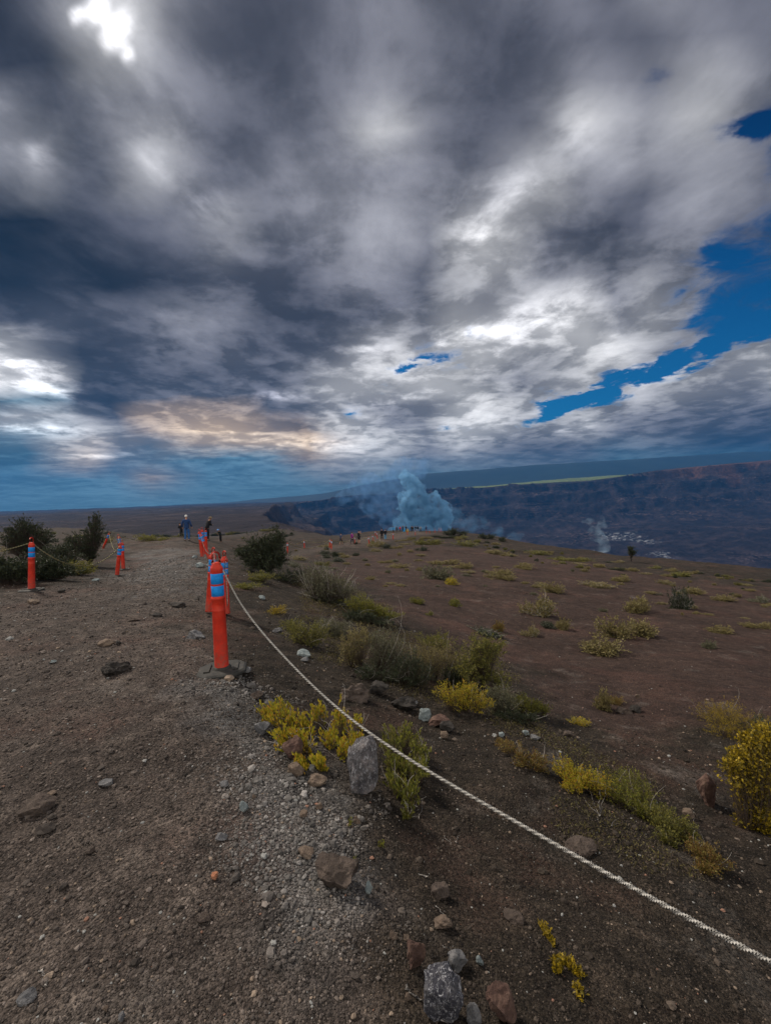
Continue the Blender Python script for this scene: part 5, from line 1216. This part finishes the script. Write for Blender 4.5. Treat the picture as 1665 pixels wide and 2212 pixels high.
big = [(1150,1330,66,42,'tuft','round yellow-green bush with grey roots, alone on the left of the field'),(1340,1378,70,44,'tuft','left half of the widest olive-yellow bush on the field'),
 (1390,1376,80,40,'tuft','right half of the widest olive-yellow bush on the field'),(1375,1318,58,36,'tuft','yellowish bush directly behind the widest one'),(1474,1314,44,48,'dark','compact dark green bush at the right of the field'),
 (1500,1284,50,16,'tuft','yellow cushion behind the compact dark bush'),(1298,1410,90,36,'tuft','flat mat with bleached twigs below the widest bush'),(1215,1358,34,24,'tuft','small yellow clump right of a dead dark branch'),
 (1178,1352,44,14,'dark','dead dark branch lying on the field left of a yellow clump'),(1144,1376,40,20,'tuft','low yellowish clump in the lower middle of the field'),(955,1252,64,32,'grey','gnarled grey bush with a crooked stem on the upper field'),
 (970,1262,34,18,'yellow','yellow clump attached to the gnarled grey bush'),(978,1308,32,20,'lime','bright green small tuft alone below the gnarled bush'),(905,1304,30,14,'lime','low green tuft left of the bright green one'),
 (926,1330,16,9,'lime','tiny green tuft above the thicket'),(1058,1372,70,14,'dark','dark flat branchy shrub above the thicket'),(1076,1362,28,22,'rust','upright brown twiggy bit of the dark flat shrub'),
 (1200,1280,46,22,'tuft','pale yellow tuft patch in the upper middle of the field'),(1553,1366,50,16,'tuft','thin straw-coloured streak of plants at the right of the field'),(1530,1400,30,18,'grey','small pale clump with white twigs at the right'),
 (1640,1356,46,16,'tuft','yellow clump touching the right edge of the picture'),(1300,1530,38,44,'tuft','thin twiggy upright plant at the lower edge of the field'),(1255,1565,42,18,'yellow','small bright yellow clump at the lower edge of the field'),
 (1325,1518,40,16,'rust','pinkish dry twigs flat on the lower field'),(1340,1255,40,16,'tuft','yellow tuft near the ridge above the widest bush'),(1298,1288-20,60,12,'tuft','thin straw patch along the upper right of the field'),
 (1440,1262,30,10,'tuft','small straw tuft near the ridge at right'),(1565,1298,44,14,'tuft','faded clump on the ridge slope at far right'),(1640,1302,40,12,'grey','greyish clump by the ridge at the far right edge'),
 (1095,1252,48,14,'tuft','yellow mat in the upper middle of the field'),(1085,1240,56,12,'tuft','broad pale mat behind the yellow mat'),(1130,1228,44,12,'tuft','pale mat higher up toward the ridge'),
 (860,1226,52,9,'tuft','straw-coloured strip on the upper left of the field'),(795,1222,16,6,'tuft','tiny pale tuft at the left end of the upper field'),(800,1256-4,26,8,'tuft','faint straw tuft below the pale strip'),
 (805,1182,36,14,'tuft','yellowish cushion beside the lower trail'),(835,1184,34,12,'dark','dark bush right of the yellowish trail cushion'),(722,1203,22,14,'dark','dark pointed bush below the close pair of posts'),
 (650,1210,30,10,'tuft','yellow clump near the start of the lower trail'),(735,1214,30,12,'dark','dark ragged clump on the field near the trail'),(706,1196,24,8,'dark','flat black object-like clump by the pair of posts'),
 (905,1190,26,10,'dark','dark clump under the onlookers toward the field'),(930,1176,44,14,'olive','olive clump on the slope below the posts'),(1010,1180,50,14,'olive','olive mat near the rim right of the onlookers'),
 (1060,1195,50,10,'tuft','straw mat below the rim bushes'),(965,1218,50,12,'tuft','straw mat above the gnarled grey bush'),(1000,1226,44,10,'tuft','straw mat right of the gnarled grey bush'),(1160,1196,50,9,'olive','olive strip along the rim in the middle'),
 (1240,1212,60,10,'olive','olive strip along the rim right of the middle'),(1300,1226,40,9,'tuft','straw strip by the rim left of the lone tree'),(1480,1246,60,9,'olive','olive strip along the rim right of the lone tree'),
 (700,1222,26,12,'olive','olive clump just above the twiggy grey shrub'),(640,1226,30,14,'grey','grey clump at the top of the twiggy shrub bank')]
for b_ in big: tuft(*b_)
g = np.random.default_rng(5)
cnt = 0
while cnt < 150:                               # small look-alike tufts, thicker toward the rim
    v = g.uniform(0, 1) ** 2.2; px = g.uniform(640, 1660); hz_ = np.interp(px, [640, 970, 1180, 1400, 1665], [1182, 1152, 1186, 1220, 1252]); py = hz_ + 6 + v * 110
    if py > 1240 and px < 760: continue
    cnt += 1; near_rim = v < .25
    kd = g.choice(['tuft', 'olive', 'tuft', 'dark'] if near_rim else ['tuft', 'tuft', 'grey'])
    tuft(px, py, g.uniform(8, 30), g.uniform(3, 8), kd,
         'small %s tuft, one of many %s' % ({'tuft': 'straw-coloured', 'olive': 'olive', 'dark': 'dark green', 'grey': 'greyish'}[kd], 'right along the crater rim' if near_rim else 'out on the upper cinder field'), grp='small tufts near the crater rim')
for _ in range(90):                            # scrub on the plateau at left
    px = g.uniform(0, 640); py = 1108 + g.uniform(0, 1) ** 1.3 * 60 + (0 if px > 290 else 10)
    if 290 < px < 480 and py > 1158: continue
    kd = g.choice(['dark', 'dark', 'olive'])
    tuft(px, py, g.uniform(8, 26), g.uniform(3, 8), kd, 'small %s scrub bush on the plateau, one of many %s' % ('dark' if kd == 'dark' else 'olive', 'left of the path' if px < 290 else 'between path and lower trail'), grp='scrub dotted over the left plateau')
# bleached twigs
def deadtwig(px, py, spec, label, r=.0022):
    p, Y = G(px, py); mb = MB()
    for (x0, y0, x1, y1, lift) in spec:
        a, _ = G(x0, y0); b, _ = G(x1, y1); n = 7; Pp = []
        for t in np.linspace(0, 1, n):
            q = a.lerp(b, t); Pp.append((q.x - p.x + random.gauss(0, .006), q.y - p.y, z1(q.x, q.y) - p.z + .006 + lift * t))
        mb.add(*tube(Pp, np.linspace(r, r * .5, n), 5))
    return tag(link('dead_twig', mb.build('dead_twig', [M_dead]), loc=p), label, 'twig', 'bleached dead twigs on the ground')
deadtwig(1293,1765,[(1293,1765,1275,1725,.05),(1293,1765,1297,1730,.08),(1293,1765,1310,1725,.09),(1293,1765,1305,1740,.04),(1293,1765,1262,1735,.02)],'fan of bleached twigs below the bright yellow-green bush')
deadtwig(1320,1785,[(1318,1786,1345,1768,.02),(1318,1786,1350,1782,.01)],'forked white twig right below the fan of bleached twigs')
deadtwig(965,1815,[(958,1808,978,1830,.0)],'white stick on black cinders right of the green plant'); deadtwig(985,1812,[(984,1822,992,1806,.0)],'short white stick beside the longer one on black cinders')
deadtwig(905,1890,[(905,1890,920,1898,.0)],'stubby white stick above the brown lump',.004); deadtwig(940,1975,[(940,1960,972,1998,.01)],'pale stick lying above the knobbly oblong stone')
deadtwig(960,2040,[(958,2046,985,2068,.01)],'tan stick above the bluish-grey ridged stone'); deadtwig(900,2160,[(876,2132,895,2155,.0),(895,2155,925,2168,.0),(925,2168,960,2215,.0)],'curved tan root left of the big speckled rock',.0045)
deadtwig(100,2120,[(90,2098,98,2112,.0),(98,2112,102,2124,.0),(102,2124,96,2134,.0)],'crooked tan twig near the bottom left',.0035); deadtwig(510,1470,[(500,1440,530,1428,.02)],'thin twig beside the rubber base of the nearest post')
deadtwig(895,1740,[(898,1745,905,1700,.03),(898,1745,880,1720,.02),(905,1770,915,1735,.02)],'bleached twigs at the foot of the green leafy plant'); deadtwig(740,1640,[(735,1640,760,1600,.03),(700,1620,745,1650,.01),(770,1650,740,1625,.02)],'grey twigs under the sprawling yellow plant')
